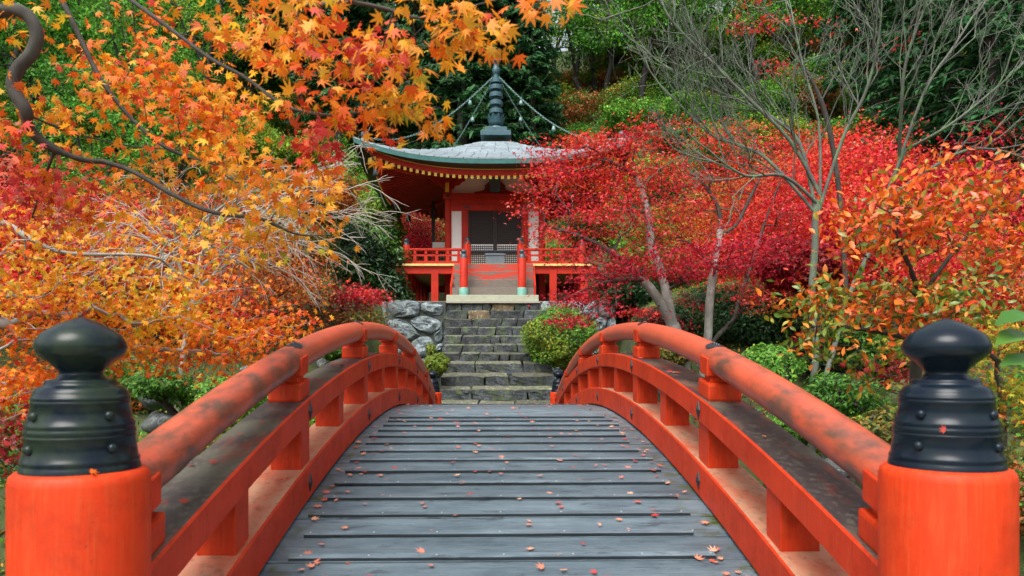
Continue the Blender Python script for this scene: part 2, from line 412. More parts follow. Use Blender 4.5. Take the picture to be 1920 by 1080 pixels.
# ------------------------------------------------------------------ ground, stream
def sm(a, b, x):
    t = np.clip((np.asarray(x, float) - a) / (b - a), 0, 1); return t * t * (3 - 2 * t)
TX, TY = -.5, 23.4                       # middle of the temple
def wob(x, y):
    return .5 * np.sin(x * .9 + 1.3 * np.sin(y * .6)) * np.sin(y * .8 + .7) + .3 * np.sin(x * 2.3 + y * 1.1) * np.sin(y * 2.1 - x * .7)
def hgt(x, y):
    x = np.asarray(x, float); y = np.asarray(y, float)
    cx = x + .4
    corridor = 1 - sm(2.5, 3.6, np.abs(cx)) * sm(13, 15, y) - sm(1.35, 2.2, np.abs(cx)) * (1 - sm(13, 15, y))
    z = .55 - 1.7 * np.exp(-((y - 5.6 - .12 * x) / 2.5) ** 2) * (1 - .5 * sm(4, 10, np.abs(x)))
    side = sm(1.3, 5.5, np.abs(x)) * sm(5.5, 10, y)
    z = z + side * .75
    up = sm(9.5, 20, y) * 2.75 * (1 - corridor * (1 - sm(18.9, 19.2, y)))
    z = z + up
    z = z + np.clip(np.abs(x + .5) - 5.5, 0, 40) * .22 * sm(7, 14, y)
    inside = (1 - sm(3.0, 3.2, np.abs(x - TX))) * sm(18.95, 19.1, y) * (1 - sm(27.5, 28.5, y))
    z = z + wob(x, y) * .16 * (1 - corridor) * sm(3, 6, y)
    z = z * (1 - inside) + 3.56 * inside
    hill = np.clip(np.minimum(y, 58) - 26.5, 0, 99) * .72 * (1 - .0 * x)
    return z + hill + np.clip(y - 24, 0, 3) * .1 + wob(x * .25, y * .25) * 1.3 * sm(28, 34, y)

def grid(xs, ys, fn):
    X, Y = np.meshgrid(xs, ys); Z = fn(X, Y)
    co = np.stack([X, Y, Z], -1).reshape(-1, 3); nx = len(xs)
    i = np.arange(len(ys) - 1)[:, None] * nx + np.arange(nx - 1)[None, :]
    q = np.stack([i, i + 1, i + nx + 1, i + nx], -1).reshape(-1, 4); return co, q
def axis(lo, a, b, hi, fine, coarse):
    return np.concatenate([np.arange(lo, a, coarse), np.arange(a, b, fine), np.arange(b, hi + coarse, coarse)])
co, q = grid(axis(-90, -10, 10, 90, .2, 3.0), axis(-30, -2, 30, 150, .2, 3.0), hgt)
tag(put('ground', raw_mesh('ground', co, q, True, quads=True), M['ground']), kind='structure')
co, q = grid(np.linspace(-40, 40, 9), np.linspace(-6, 13, 5), lambda X, Y: X * 0 - .55)
tag(put('stream_water', raw_mesh('stream_water', co, q, False, quads=True), M['water']), kind='structure')
co, q = grid(np.linspace(-2.4, 2.4, 5), np.linspace(-6, 1.55, 5), lambda X, Y: X * 0 + .72)
b = MB(); b.box((0, -2.25, .52), (5.2, 7.6, .5)); tag(put('path', b.mesh('path'), M['gravel']), kind='structure')
b = MB(); b.box((-.4, 13.95, .47), (3.0, 1.0, .42)); tag(put('path', b.mesh('path'), M['gravel']), kind='structure')

# ------------------------------------------------------------------ the bridge
BL = 11.38; SK = -.0272
def zdeck(t): return 1.584 - .025 * (1.95 + t - 7.3) ** 2
def slope(t): return -.05 * (1.95 + t - 7.3)
def B(t, s, h=0.0):
    s = s * 1.034 if s > 0 else s
    return np.array((.003 + SK * t + s, 1.95 + t - SK * s, zdeck(t) + h))
YAW = math.atan(-SK)
bridge = thing('arched_bridge', 'arched vermilion wooden footbridge with grey plank deck and black capped posts', 'bridge', tuple(B(0, 0, -.4)))

def sweep_beam(s0, s1, h0, h1, t0, t1, n=60, top_mat=1):
    mb = MB(); P = []; Fc = []; mi = []
    c = .008
    sec = [(s0 + c, h0), (s1 - c, h0), (s1, h0 + c), (s1, h1 - c), (s1 - c, h1), (s0 + c, h1), (s0, h1 - c), (s0, h0 + c)]
    for i in range(n + 1):
        t = t0 + (t1 - t0) * i / n
        for s, h in sec: P.append(B(t, s, h))
    k = len(sec)
    for i in range(n):
        for j in range(k):
            j2 = (j + 1) % k
            mb_idx = top_mat if j == 4 else 0
            Fc.append((i * k + j, i * k + j2, (i + 1) * k + j2, (i + 1) * k + j)); mi.append(mb_idx)
    mb.v = [tuple(p) for p in P]; mb.f = [tuple(reversed(f)) for f in Fc]; mb.m = mi; mb.sm = [False] * len(Fc)
    mb.add(P[:k], [tuple(range(k))]); mb.add(P[-k:], [tuple(reversed(range(k)))])
    return mb

def tbox(t, s, h0, h1, dt, ds, taper=1.0):
    """block standing on the arch: plumb sides, follows the slope at its foot"""
    P = []
    for h, k in ((h0, 1.0), (h1, taper)):
        for a, c in ((-1, -1), (1, -1), (1, 1), (-1, 1)):
            p = B(t + c * dt / 2 * k, s + a * ds / 2 * k, h); P.append(p)
    return P

MAIN = [1.95, 3.82, 5.69, 7.56, 9.43]; SECOND = [.98, 2.885, 4.755, 6.625, 8.495, 10.4]
FPROF = [(55, 8), (75, 76), (100, 141), (130, 200), (170, 260), (210, 285), (245, 297), (280, 286), (310, 255), (335, 220), (350, 198), (365, 186), (380, 165), (400, 145), (420, 136),
         (428, 146), (440, 156), (450, 165), (455, 224), (470, 229), (488, 232), (495, 255), (510, 284), (535, 299), (560, 307), (563, 314), (578, 316), (584, 309), (590, 315), (606, 318), (612, 310),
         (722, 338), (730, 349), (748, 352), (756, 344), (766, 356), (790, 358), (798, 348), (806, 358), (816, 359), (824, 349), (945, 369), (952, 378), (972, 381), (982, 373), (992, 384), (1025, 387)]
def make_post(t, s, top, side_mat, base_z, stud_rot):
    c = B(t, s); c = (c[0], c[1], 0)
    po = put('end_post', MB().lathe([(.161, base_z), (.162, top - .03), (.158, top - .012), (.149, top - .003), (.135, top), (.03, top)], c, 40).mesh('end_post'), M['post_paint'], bridge)
    prof = [(h / 2484 * .89, (1025 - y) / 2484) for y, h in FPROF][::-1]
    fi = put('finial', MB().lathe(prof, (c[0], c[1], top - .001), 48).mesh('finial'), M[side_mat], po)
    for hz, rr in ((680, 326), (880, 360)):
        for k in range(4):
            a = stud_rot + k * math.pi / 2; r = rr / 2484 * .89; z = top + (1025 - hz) / 2484
            mb = MB(); cx, cyy = c[0] + r * math.sin(a), c[1] - r * math.cos(a)
            pr = [(.0001, -.013), (.007, -.011), (.0115, -.006), (.013, 0), (.0115, .006), (.007, .011), (.0001, .013)]
            mb.lathe(pr, (cx, cyy, z), 12); put('stud', mb.mesh('stud'), M[side_mat], po)
    return c, po

TOPN, TOPF = 1.735, 1.525
PL, _ = make_post(0, -1.11, TOPN, 'finial_patina', .2, math.radians(-29))
PR, _ = make_post(0.0, 1.11, TOPN, 'finial', .2, math.radians(-58))
make_post(BL, -1.11, TOPF, 'finial', .2, .3); make_post(BL, 1.11, TOPF, 'finial', .2, .8)

diamond = None
for sd in (-1, 1):
    s0, s1 = (sd * 1.0, sd * 1.21) if sd > 0 else (-1.21, -1.0)
    ub = put('upper_beam', sweep_beam(s0, s1, .405, .535, .1, BL - .1).mesh('upper_beam'), [M['paint'], M['worn_top']], bridge)
    lb = put('lower_beam', sweep_beam(s0, s1, .012, .19, .1, BL - .1).mesh('lower_beam'), [M['paint'], M['pale_top']], bridge)
    pts = [B(t, sd * 1.105, .73) for t in np.linspace(.05, BL - .05, 70)]
    hr = put('handrail', MB().tube(pts, .076, 20).mesh('handrail'), M['rail'], bridge)
    sin_ = sd * 1.0
    for t in MAIN + SECOND:
        main = t in MAIN
        mb = MB(); mb.hexa(tbox(t, sd * 1.098, .188, .407, .175 if main else .15, .155 if main else .15))
        st = put('strut', mb.mesh('strut', .006), M['paint'], bridge)
        if main:
            for h in (.47, .10):     # diamond-shaped iron plates on the inner faces
                mb = MB(); hh, ww, d = .052, .026, .012
                dx = -sd
                ring = [(0, hh), (ww * .45, hh * .42), (ww, .0), (ww * .45, -hh * .42), (0, -hh), (-ww * .45, -hh * .42), (-ww, 0), (-ww * .45, hh * .42)]
                P = [B(t + a, sin_ + dx * .001, 0) + np.array((0, 0, h + bb + zdeck(t) - zdeck(t + a))) for a, bb in ring]
                P2 = [B(t + a * .8, sin_ + dx * d * .6, 0) + np.array((0, 0, h + bb * .8 + zdeck(t) - zdeck(t + a * .8))) for a, bb in ring]
                ce = B(t, sin_ + dx * d * 1.4, h)
                V = P + P2 + [ce]; n8 = 8
                fs = [(i, (i + 1) % 8, 8 + (i + 1) % 8, 8 + i) for i in range(8)] + [(8 + i, 8 + (i + 1) % 8, 16) for i in range(8)]
                if sd < 0: fs = [tuple(reversed(f)) for f in fs]
                mb.add(V, fs); put('diamond_fitting', mb.mesh('diamond_fitting'), M['iron'], ub if h > .3 else lb)
    for t in [.20] + MAIN + [BL - .20]:
        mb = MB(); mb.hexa(tbox(t, sd * 1.105, .533, .625, .19, .17))
        bl = put('bearing_block', mb.mesh('bearing_block', .014), M['paint'], bridge)
        mb = MB(); mb.hexa(tbox(t, sd * 1.105, .623, .66, .105, .125)); mb.hexa(tbox(t, sd * 1.105, .658, .752, .13, .168))
        put('saddle', mb.mesh('saddle', .006), M['paint'], bl)
    for t in MAIN:
        # iron strap that laps over the joint of the handrail, with three rivets
        mb = MB(); ring = []; nn = 9
        V = []; Fc = []
        for i in range(9):
            u = -1 + 2 * i / 8; halfw = math.sqrt(max(0.0, 1 - u * u)) * .95 + .05
            for j in range(nn):
                a = (-1 + 2 * j / (nn - 1)) * halfw * .75
                tt = t + .05 + u * .075
                V.append(B(tt, sd * 1.105 + .0785 * math.sin(a), .73 + .0785 * math.cos(a)))
        for i in range(8):
            for j in range(nn - 1): Fc.append((i * nn + j, i * nn + j + 1, (i + 1) * nn + j + 1, (i + 1) * nn + j))
        mb.add(V, Fc, 0, True)
        for u in (-.5, 0, .5):
            c = B(t + .05 + u * .075, sd * 1.105, .73 + .08); mb.lathe([(.009, -.004), (.008, .003), (.004, .007), (.0005, .008)], tuple(c), 8)
        put('rail_strap', mb.mesh('rail_strap'), M['iron'], hr)
    # girder that carries the deck
    put('girder', sweep_beam(sd * .8 - .1, sd * .8 + .1, -.42, -.06, -.1, BL + .1, 40, 0).mesh('girder'), M['temple_dark_red'], bridge)
    for t in (3.2, 8.2):
        c = B(t, sd * .8); put('pier', MB().lathe([(.13, -1.6), (.13, c[2] - .4)], (c[0], c[1], 0), 16).mesh('pier'), M['temple_dark_red'], bridge)

# deck: planks with a shallow nosing strip nailed along each joint
rng = random.Random(4)
PITCH = .235
pm = MB().box((0, 0, -.022), (2.36, PITCH - .006, .044)).mesh('plank', .004); pm.materials.append(M['deck'])
NAILS = MB()
t = -.05; i = 0
while t < BL + .1:
    o = link(bpy.data.objects.new('plank', pm)); o.parent = bridge
    p = B(t, 0); o.location = Vector(p) - bridge.location + Vector((rng.uniform(-.006, .006), 0, rng.uniform(-.002, .002)))
    o.rotation_euler = (math.atan(slope(t)), rng.uniform(-.0015, .0015), -YAW * -1 * 0 + math.atan(-SK) * 1.0 + rng.uniform(-.002, .002))
    if .3 < t < 4.5 or t > 6.6:
        L = 1.85 + rng.uniform(-.06, .03)
        bm_ = MB().box((0, 0, .005), (L, .045, .016)).mesh('nosing_strip', .002); bm_.materials.append(M['deck']); bm_.materials.append(M['strip_side'])
        for p_ in bm_.polygons: p_.material_index = 0 if p_.normal.z > .8 else 1  # all faces but the top take the painted shadow tone
        s_ = link(bpy.data.objects.new('nosing_strip', bm_)); s_.parent = bridge
        tt = t - PITCH / 2 + .03 if t < 5.6 else t + PITCH / 2 - .03
        off = rng.uniform(-.02, .02)
        s_.location = Vector(B(tt, off, .003)) - bridge.location
        s_.rotation_euler = (math.atan(slope(tt)), 0, math.atan(-SK) + rng.uniform(-.003, .003))
        for k in range(-3, 4):
            c = B(tt, off + k * .29, .0165); NAILS.lathe([(.0045, 0), (.0035, .0015), (.0004, .002)], tuple(c), 6)
    t += PITCH; i += 1
tag(put('nail_heads', NAILS.mesh('nail_heads'), flat('bright_nail', (.6, .6, .58), .3, .1, metal=.6), bridge), kind='stuff')


# ------------------------------------------------------------------ stones, staircase, retaining wall
def nz(p, f, sd): 
    return math.sin(p[0] * f + sd) * math.sin(p[1] * f * 1.13 + sd * 2.1) + math.sin(p[2] * f * .91 + sd * 1.7) * math.cos(p[0] * f * .7 - sd)
def stone_block(name, x0, x1, y0, y1, z0, z1, rnd, mat, parent, rough=.02, joint=.012, cuts=3, tread=None, lip=0.0):
    """a rough-hewn block: a subdivided box with knocked-off corners and uneven faces"""
    bm = bmesh.new(); bmesh.ops.create_cube(bm, size=1)
    bmesh.ops.subdivide_edges(bm, edges=bm.edges[:], cuts=cuts, use_grid_fill=True)
    sx, sy, sz = (x1 - x0) - joint, y1 - y0, (z1 - z0) - joint * .5; sd = rnd.uniform(0, 50)
    sh = rnd.uniform(-.3, .3); sh2 = rnd.uniform(-.1, .1)
    for v in bm.verts:
        p = v.co.copy(); cnt = sum(abs(c) > .49 for c in p)
        if cnt >= 2: p *= (1 - .016 * cnt)
        x, y, z = p.x * sx, p.y * sy, p.z * sz
        x += z * sh + y * 0
        q = (x * 1.0, y, z)
        d = rough * (nz(q, 9, sd) * .6 + nz(q, 21, sd + 3) * .4)
        top = p.z > .40
        if top and lip: z -= lip * min(1, max(0, (.15 - p.y) / .63))
        v.co = Vector(((x0 + x1) / 2 + x + d * .5, (y0 + y1) / 2 + y + d * (1.2 if p.y < 0 else .3), (z0 + z1) / 2 + z + d * (.35 if top else .6)))
    me = bpy.data.meshes.new(name); bm.to_mesh(me); bm.free()
    if tread:
        me.materials.append(mat); me.materials.append(tread); zt = z1 - joint * .25
        for p_ in me.polygons: p_.material_index = 1 if (p_.normal.z > .6 and p_.center.z > z0 + (z1 - z0) * .6) else 0
    return put(name, me, mat, parent)

rnd = random.Random(11)
stairs = thing('stone_staircase', 'mossy dark stone staircase climbing from the bridge to the temple', 'staircase', (-.45, 14.5, .6))
SLINES = [(None, 13.95, .80), (None, 14.37, 1.03), (None, 14.78, 1.245), (735, 15.2, None), (706, 15.7, None), (681, 16.15, None), (662.5, 16.6, None), (646, 17.0, None), (629.5, 17.4, None),
          (613, 17.8, None), (597, 18.2, None), (581, 18.6, None), (568, 19.0, None)]
SZ = []; LIP = [.05, .05, .05, .115, .085, .055, .042, .036, .034, .032, .03, .028, .0]
for py, D, z in SLINES: SZ.append((D, z if z else EYE + (HY - py) * D / F))
for k, (D, z) in enumerate(SZ):
    xl = -1.42 - .024 * k; xr = 1.0 - .025 * k if k < 6 else .82
    z0 = SZ[k - 1][1] - .02 if k else .45
    nst = 3 if k < 6 else rnd.choice((4, 5, 6))
    cutsx = [0] + sorted(min(.93, max(.07, (i + rnd.uniform(-.3, .3)) / nst)) for i in range(1, nst)) + [1]
    for i in range(nst):
        a, c = xl + (xr - xl) * cutsx[i], xl + (xr - xl) * cutsx[i + 1]
        m = M['step_stone']
        if k == 12 and i == 3: m = M['tan_stone']
        if k == 11 and i == 1: m = M['tan_stone']
        dz = rnd.uniform(-.012, .006)
        stone_block('step_stone', a, c, D + rnd.uniform(-.02, .02), D + .66, z0, z + dz + LIP[k], rnd, m, stairs, .032 if k < 7 else .026, .010, 4, M['tread'], LIP[k])
    # core that closes the gaps behind the stones
b = MB()
for k, (D, z) in enumerate(SZ): b.box((-.35, D + .5, (z - .05 + .3) / 2), (2.3, .8, z - .05 - .3))
put('core', b.mesh('core'), flat('dark_joint', (.02, .022, .018), .9, .4), stairs)

def pillow_stone(poly, y, depth, rnd, mat, parent, origin=(0, 0)):
    """a rounded wall stone from its outline in the plane of the wall (x, z)"""
    n0 = len(poly); P = []
    for i in range(n0):
        a = np.array(poly[i]); c = np.array(poly[(i + 1) % n0]); P += [a * .8 + c * .2, a * .5 + c * .5 + np.array((rnd.uniform(-.012, .012), rnd.uniform(-.012, .012))), a * .2 + c * .8]
    P = np.array(P); ce = P.mean(0); n = len(P); sd = rnd.uniform(0, 30)
    V = []; Fc = []
    for sc, dy in ((.995, .25), (.985, -.1), (.95, -.6), (.78, -.85), (.45, -1.0), (.15, -1.03)):
        for p in P:
            q = ce + (p - ce) * sc; d = nz((q[0], q[1], sc), 7, sd) * .34 + nz((q[0], q[1], sc), 17, sd) * .2 + rnd.uniform(-.12, .12)
            V.append((q[0], y + depth * (dy + (d if dy < -.1 else 0)), q[1]))
    V.append((ce[0], y - depth * 1.03, ce[1]))
    for r in range(5):
        for i in range(n): Fc.append((r * n + i, r * n + (i + 1) % n, (r + 1) * n + (i + 1) % n, (r + 1) * n + i))
    for i in range(n): Fc.append((5 * n + i, 5 * n + (i + 1) % n, 6 * n))
    mb = MB().add(V, Fc, 0, False); return put('stone', mb.mesh('stone'), mat, parent)

def clip(poly, p, nrm):
    out = []
    for i in range(len(poly)):
        a, c = poly[i], poly[(i + 1) % len(poly)]; da, dc = np.dot(a - p, nrm), np.dot(c - p, nrm)
        if da <= 0: out.append(a)
        if (da < 0) != (dc < 0): out.append(a + (c - a) * (da / (da - dc)))
    return out
def voronoi_wall(x0, x1, z0, z1, nx, nzr, rnd):
    S = [np.array((x0 + (i + .5 + rnd.uniform(-.33, .33) + (.25 if j % 2 else -.25)) * (x1 - x0) / nx, z0 + (j + .5 + rnd.uniform(-.28, .28)) * (z1 - z0) / nzr)) for i in range(nx) for j in range(nzr)]
    out = []
    for a in S:
        poly = [np.array(p) for p in ((x0, z0), (x1, z0), (x1, z1), (x0, z1))]
        for c in S:
            if c is not a and len(poly) > 2: poly = clip(poly, (a + c) / 2, c - a)
        if len(poly) > 2:
            ce = sum(poly) / len(poly); poly = [ce + (p - ce) * .965 for p in poly]; out.append(poly)
    return out

WD = 18.75
wall = thing('retaining_wall', 'retaining wall of large pale blue-grey stones beside the staircase under the temple', 'stone wall', (TX, 18.9, 2.5))
WD = 18.75
def wpoly(L): return [np.array(((px - 960) * WD / F, EYE + (HY - py) * WD / F)) for px, py in L][::-1]
for L in ([(727, 563), (757, 562), (789, 565), (787, 592), (762, 596), (728, 593)], [(790, 566), (832, 568), (830, 590), (808, 592), (788, 584)],
          [(766, 602), (785, 592), (806, 592), (829, 604), (826, 616), (806, 628), (782, 618)], [(725, 600), (745, 597), (764, 603), (782, 620), (787, 630), (770, 640), (728, 628)],
          [(830, 592), (832, 640), (818, 644), (812, 628), (827, 617)], [(770, 641), (788, 631), (806, 630), (816, 646), (812, 664), (784, 672), (768, 664)], [(727, 631), (768, 641), (766, 668), (728, 664)],
          [(727, 668), (766, 671), (782, 675), (780, 706), (727, 704)], [(784, 676), (832, 660), (832, 704), (784, 706)], [(818, 646), (832, 642), (832, 657), (815, 663)]):
    pillow_stone(wpoly(L), WD, .10, rnd, M['stone'], wall)
xr0, xr1 = .72, 2.6
for poly in voronoi_wall(xr0, xr1, 1.6, 3.62, 5, 5, rnd): pillow_stone(poly, WD, .09, rnd, M['stone'], wall)
put('core', MB().box((-2.42, 22.9, 2.35), (1.5, 8.32, 2.5)).box((1.66, 22.9, 2.35), (1.9, 8.32, 2.5)).mesh('core'), flat('dark_joint2', (.05, .06, .05), .9, .4), wall)
for k in range(8):
    for r in range(3):
        stone_block('stone', -3.26, -3.1, 18.9 + k, 19.88 + k, 1.7 + r * .65, 2.33 + r * .65, rnd, M['stone'], wall, .03)
put('coping', MB().box((TX + .02, 23.05, 3.605), (5.3, 8.2, .045)).mesh('coping'), M['gravel'], wall)

# ------------------------------------------------------------------ the temple
temple = thing('temple_pavilion', 'small red temple pavilion with curved grey roof and tall bronze spire on a stone terrace', 'temple', (TX, TY, 3.6))
def T_(x, y, z): return (TX + x, TY + y, z)
FL = 4.81
def part(name, mb, mat, parent=None, bevel=0): return put(name, mb.mesh(name, bevel), M[mat] if isinstance(mat, str) else mat, parent or temple)

# base slab, wooden stair and newel posts
part('base_slab', MB().box(T_(0, -3.95, 3.70), (2.36, .75, .20)), 'pale_slab', bevel=.012)
for k in range(4):
    part('wooden_step', MB().box(T_(0, -3.66 + k * .26, 3.80 + .245 * k + .12), (2.16, .27, .243)), 'worn_step' if k > 1 else 'bare_step', bevel=.006)
for sx in (-1, 1):
    c = T_(sx * .76, -3.88, 0)
    n_ = part('newel_post', MB().lathe([(.105, 3.81), (.105, 4.78), (.09, 4.80)], c, 20), 'temple_red')
    put('verdigris_shoe', MB().lathe([(.125, 3.802), (.122, 4.02), (.11, 4.03)], c, 20).mesh('verdigris_shoe'), M['verdigris'], n_)
    put('finial', MB().lathe([(.085, 4.79), (.085, 4.90), (.05, 4.905), (.05, 4.93), (.08, 4.955), (.075, 4.99), (.03, 5.03), (.002, 5.045)], c, 18).mesh('finial'), M['dark_copper'], n_)
    part('stringer', MB().hexa([T_(sx * 1.10 - .03, -3.8, 3.8), T_(sx * 1.10 + .03, -3.8, 3.8), T_(sx * 1.10 + .03, -2.7, 3.8), T_(sx * 1.10 - .03, -2.7, 3.8),
                                T_(sx * 1.10 - .03, -3.8, 4.1), T_(sx * 1.10 + .03, -3.8, 4.1), T_(sx * 1.10 + .03, -2.7, 4.78), T_(sx * 1.10 - .03, -2.7, 4.78)]), 'temple_red')
    # sloping handrails of the stair
    for h, r in ((.88, .03), (.55, .025)):
        part('stair_rail', MB().tube([T_(sx * .76, -3.86, 3.84 + h), T_(sx * .72, -2.75, 4.55 + h)], r, 10), 'temple_red')

# veranda: boards with pale ends, edge beams, stilts
VH = 2.70
nb = 14
for k in range(nb):
    x0 = -VH + 2 * VH * k / nb
    for sy in (-1, 1):
        put('floor_board', MB().box(T_(x0 + VH / nb, sy * (VH - .62), FL - .03), (2 * VH / nb - .01, 1.40, .06)).mesh('floor_board'), M['floor_edge'], temple)
for sx in (-1, 1):
    for k in range(7):
        y0 = -1.30 + k * .372
        part('floor_board', MB().box(T_(sx * (VH - .62), y0 + .186, FL - .03), (1.40, .362, .06)), 'floor_edge')
for sy in (-1, 1):
    e = part('edge_beam', MB().box(T_(0, sy * 2.62, FL - .165), (5.75, .17, .21)), 'temple_red', bevel=.008)
    for sx in (-1, 1): put('beam_cap', MB().box(T_(sx * 2.905, sy * 2.62, FL - .165), (.07, .19, .225)).mesh('beam_cap'), M['teal_copper'], e)
for sx in (-1, 1):
    part('edge_beam', MB().box(T_(sx * 2.58, 0, FL - .185), (.17, 5.05, .2)), 'temple_red')
for sx in (-1, 1):
    for y in (-2.58, -1.72, -.86, 0, .86, 1.72, 2.58):
        part('stilt', MB().box(T_(sx * 2.50, y, 4.14), (.2, .2, 1.03)), 'temple_red', bevel=.01)
    for sy in (-1, 1): part('stilt', MB().box(T_(sx * 1.64, sy * 2.62, 4.13), (.2, .2, 1.03)), 'temple_red', bevel=.01)
    part('stilt', MB().box(T_(sx * 1.38, -1.4, 4.14), (.2, .2, 1.2)), 'temple_red')
part('shade_crawl_wall', MB().box(T_(0, .3, 4.2), (2.7, 2.5, 1.15)), 'black')  # black colour stands in for the shade under the veranda floor

# veranda railing
def corner_post(x, y, hgt_=.55):
    p = part('railing_post', MB().lathe([(.105, FL), (.105, FL + hgt_), (.095, FL + hgt_ + .01)], T_(x, y, 0), 18), 'temple_red')
    z = FL + hgt_ + .005
    put('finial', MB().lathe([(.085, z), (.085, z + .075), (.05, z + .08), (.05, z + .10), (.078, z + .125), (.072, z + .155), (.03, z + .19), (.002, z + .205)], T_(x, y, 0), 18).mesh('finial'), M['dark_copper'], p)
def railing(x0, y0, x1, y1, nm):
    d = math.hypot(x1 - x0, y1 - y0); rz = math.atan2(y1 - y0, x1 - x0); mx, my = (x0 + x1) / 2, (y0 + y1) / 2
    part('top_rail', MB().tube([T_(x0, y0, FL + .43), T_(x1, y1, FL + .43)], .042, 10), 'temple_red')
    part('middle_rail', MB().box(T_(mx, my, FL + .27), (d, .06, .05), rz=rz), 'temple_red')
    part('bottom_rail', MB().box(T_(mx, my, FL + .06), (d, .09, .10), rz=rz), 'temple_red')
    for k in range(nm):
        f = (k + .5) / nm; x, y = x0 + (x1 - x0) * f, y0 + (y1 - y0) * f
        a = part('baluster', MB().box(T_(x, y, FL + .18), (.09, .07, .16), rz=rz).box(T_(x, y, FL + .34), (.07, .06, .12), rz=rz), 'temple_red')
for sx in (-1, 1):
    for sy in (-1, 1): corner_post(sx * 2.46, sy * 2.46)
    corner_post(sx * .75, -2.46, .57)
    railing(sx * 2.37, -2.48, sx * .84, -2.48, 5); railing(sx * 2.46, -2.37, sx * 2.46, 2.37, 13)
railing(-2.37, 2.46, 2.37, 2.46, 13)

# hall: pillars, beams, plaster, lattice doors
BH = 1.38; PT = 6.88
for sx in (-1, 1):
    for sy in (-1, 1): part('pillar', MB().lathe([(.10, FL), (.10, PT)], T_(sx * BH, sy * BH, 0), 20), 'temple_red')
    part('door_jamb', MB().box(T_(sx * .885, -BH, (FL + 6.55) / 2), (.20, .14, 6.55 - FL)), 'temple_red', bevel=.008)
    part('plaster_panel', MB().box(T_(sx * 1.135, -BH + .02, (FL + 6.55) / 2), (.31, .06, 6.55 - FL)), 'white_plaster')
    part('side_wall', MB().box(T_(sx * (BH - .02), 0, 5.84), (.08, 2.56, 2.05)), 'white_plaster')
    part('side_beam', MB().box(T_(sx * BH, 0, 6.64), (.15, 2.6, .16)), 'temple_red'); part('side_beam', MB().box(T_(sx * BH, 0, 6.96), (.24, 3.0, .16)), 'temple_red')
part('back_wall', MB().box(T_(0, BH - .02, 5.84), (2.56, .08, 2.05)), 'white_plaster')
part('lintel', MB().box(T_(0, -BH, 6.635), (2.6, .17, .17)), 'temple_red', bevel=.006)
part('tie_beam', MB().box(T_(0, -BH, 6.80), (2.6, .13, .16)), 'temple_red')
part('head_beam', MB().box(T_(0, -BH, 6.965), (3.05, .26, .17)), 'temple_red', bevel=.01)
part('threshold', MB().box(T_(0, -BH, FL + .03), (2.6, .18, .06)), 'temple_red')
for sx in (-1, 1):      # thin iron ornaments on the lintel and a nail cover on each pillar
    part('lintel_ornament', MB().hexa([T_(sx * .82 + a, -BH - .092, 6.64 + c) for a, c in ((-.12, 0), (0, -.03), (.12, 0), (0, .03))] + [T_(sx * .82 + a, -BH - .10, 6.64 + c) for a, c in ((-.12, 0), (0, -.03), (.12, 0), (0, .03))]), 'iron')
    part('nail_cover', MB().tube([T_(sx * BH, -BH - .135, 6.965), T_(sx * BH, -BH - .15, 6.965)], .05, 14), 'iron')

def door(x0, x1, z0, z1, y):
    d = MB(); w_ = x1 - x0
    for xx in (x0 + .025, x1 - .025): d.box(T_(xx, y, (z0 + z1) / 2), (.05, .05, z1 - z0))
    for zz in (z0 + .03, z1 - .03, z0 + .42, z0 + .47): d.box(T_((x0 + x1) / 2, y - .002, zz), (w_ - .1, .046, .05))
    dd = part('lattice_door', d, 'lattice'); g = MB()
    nx = 11; zm = z0 + .70
    for k in range(1, nx):
        g.box(T_(x0 + .05 + (w_ - .1) * k / nx, y, (zm + z1) / 2), (.026, .03, z1 - zm - .05)); g.box(T_(x0 + .05 + (w_ - .1) * k / nx, y, (z0 + zm) / 2), (.014, .02, zm - z0 - .05))
    for k in range(1, 17): g.box(T_((x0 + x1) / 2, y + .004, zm + (z1 - .05 - zm) * k / 17), (w_ - .1, .028, .026))
    for k in range(1, 11): g.box(T_((x0 + x1) / 2, y + .003, z0 + .05 + (zm - z0 - .05) * k / 11), (w_ - .1, .02, .014))
    put('lattice_bars', g.mesh('lattice_bars'), M['lattice'], dd)
    put('white_backing', MB().box(T_((x0 + x1) / 2, y + .022, z0 + .36), (w_ - .06, .012, .68)).mesh('white_backing'), M['white_plaster'], dd)
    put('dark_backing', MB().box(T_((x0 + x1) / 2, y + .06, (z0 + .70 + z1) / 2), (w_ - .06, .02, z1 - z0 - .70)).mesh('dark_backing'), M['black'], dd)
door(-.785, -.006, FL + .06, 6.55, -BH); door(.006, .785, FL + .06, 6.55, -BH)
part('door_bar', MB().box(T_(0, -BH - .05, FL + .56), (1.56, .03, .035)), 'grey_box')

# bracket zone above the beams: plaster, bracket arms with yellow ends, frog-leg strut and the name plaque
part('plaster_frieze', MB().box(T_(0, -BH + .06, 7.36), (2.9, .05, .64)), 'cream_plaster')
for sx in (-1, 1): part('plaster_frieze', MB().box(T_(sx * (BH - .06), 0, 7.36), (.05, 2.7, .64)), 'cream_plaster')
part('wall_plate', MB().box(T_(0, -BH, 7.72), (3.4, .18, .16)), 'temple_red')
for sx in (-1, 1): part('wall_plate', MB().box(T_(sx * BH, 0, 7.72), (.18, 3.1, .16)), 'temple_red')
def cloud_arm(x, sx, y):
    """carved bracket arm: a stepped, scalloped board"""
    O = [(0, 0), (.52, .0), (.60, .06), (.60, .14), (.50, .16), (.50, .22), (.40, .25), (.34, .34), (.22, .36), (.16, .46), (.0, .48)]
    P = [T_(x + sx * a, y - .06, 7.66 - c) for a, c in O]; P2 = [T_(x + sx * a, y + .05, 7.66 - c) for a, c in O]; n = len(O)
    f = [tuple(range(n)), tuple(range(2 * n - 1, n - 1, -1))] + [(i, n + i, n + (i + 1) % n, (i + 1) % n) for i in range(n)]
    return MB().add(P + P2, f)
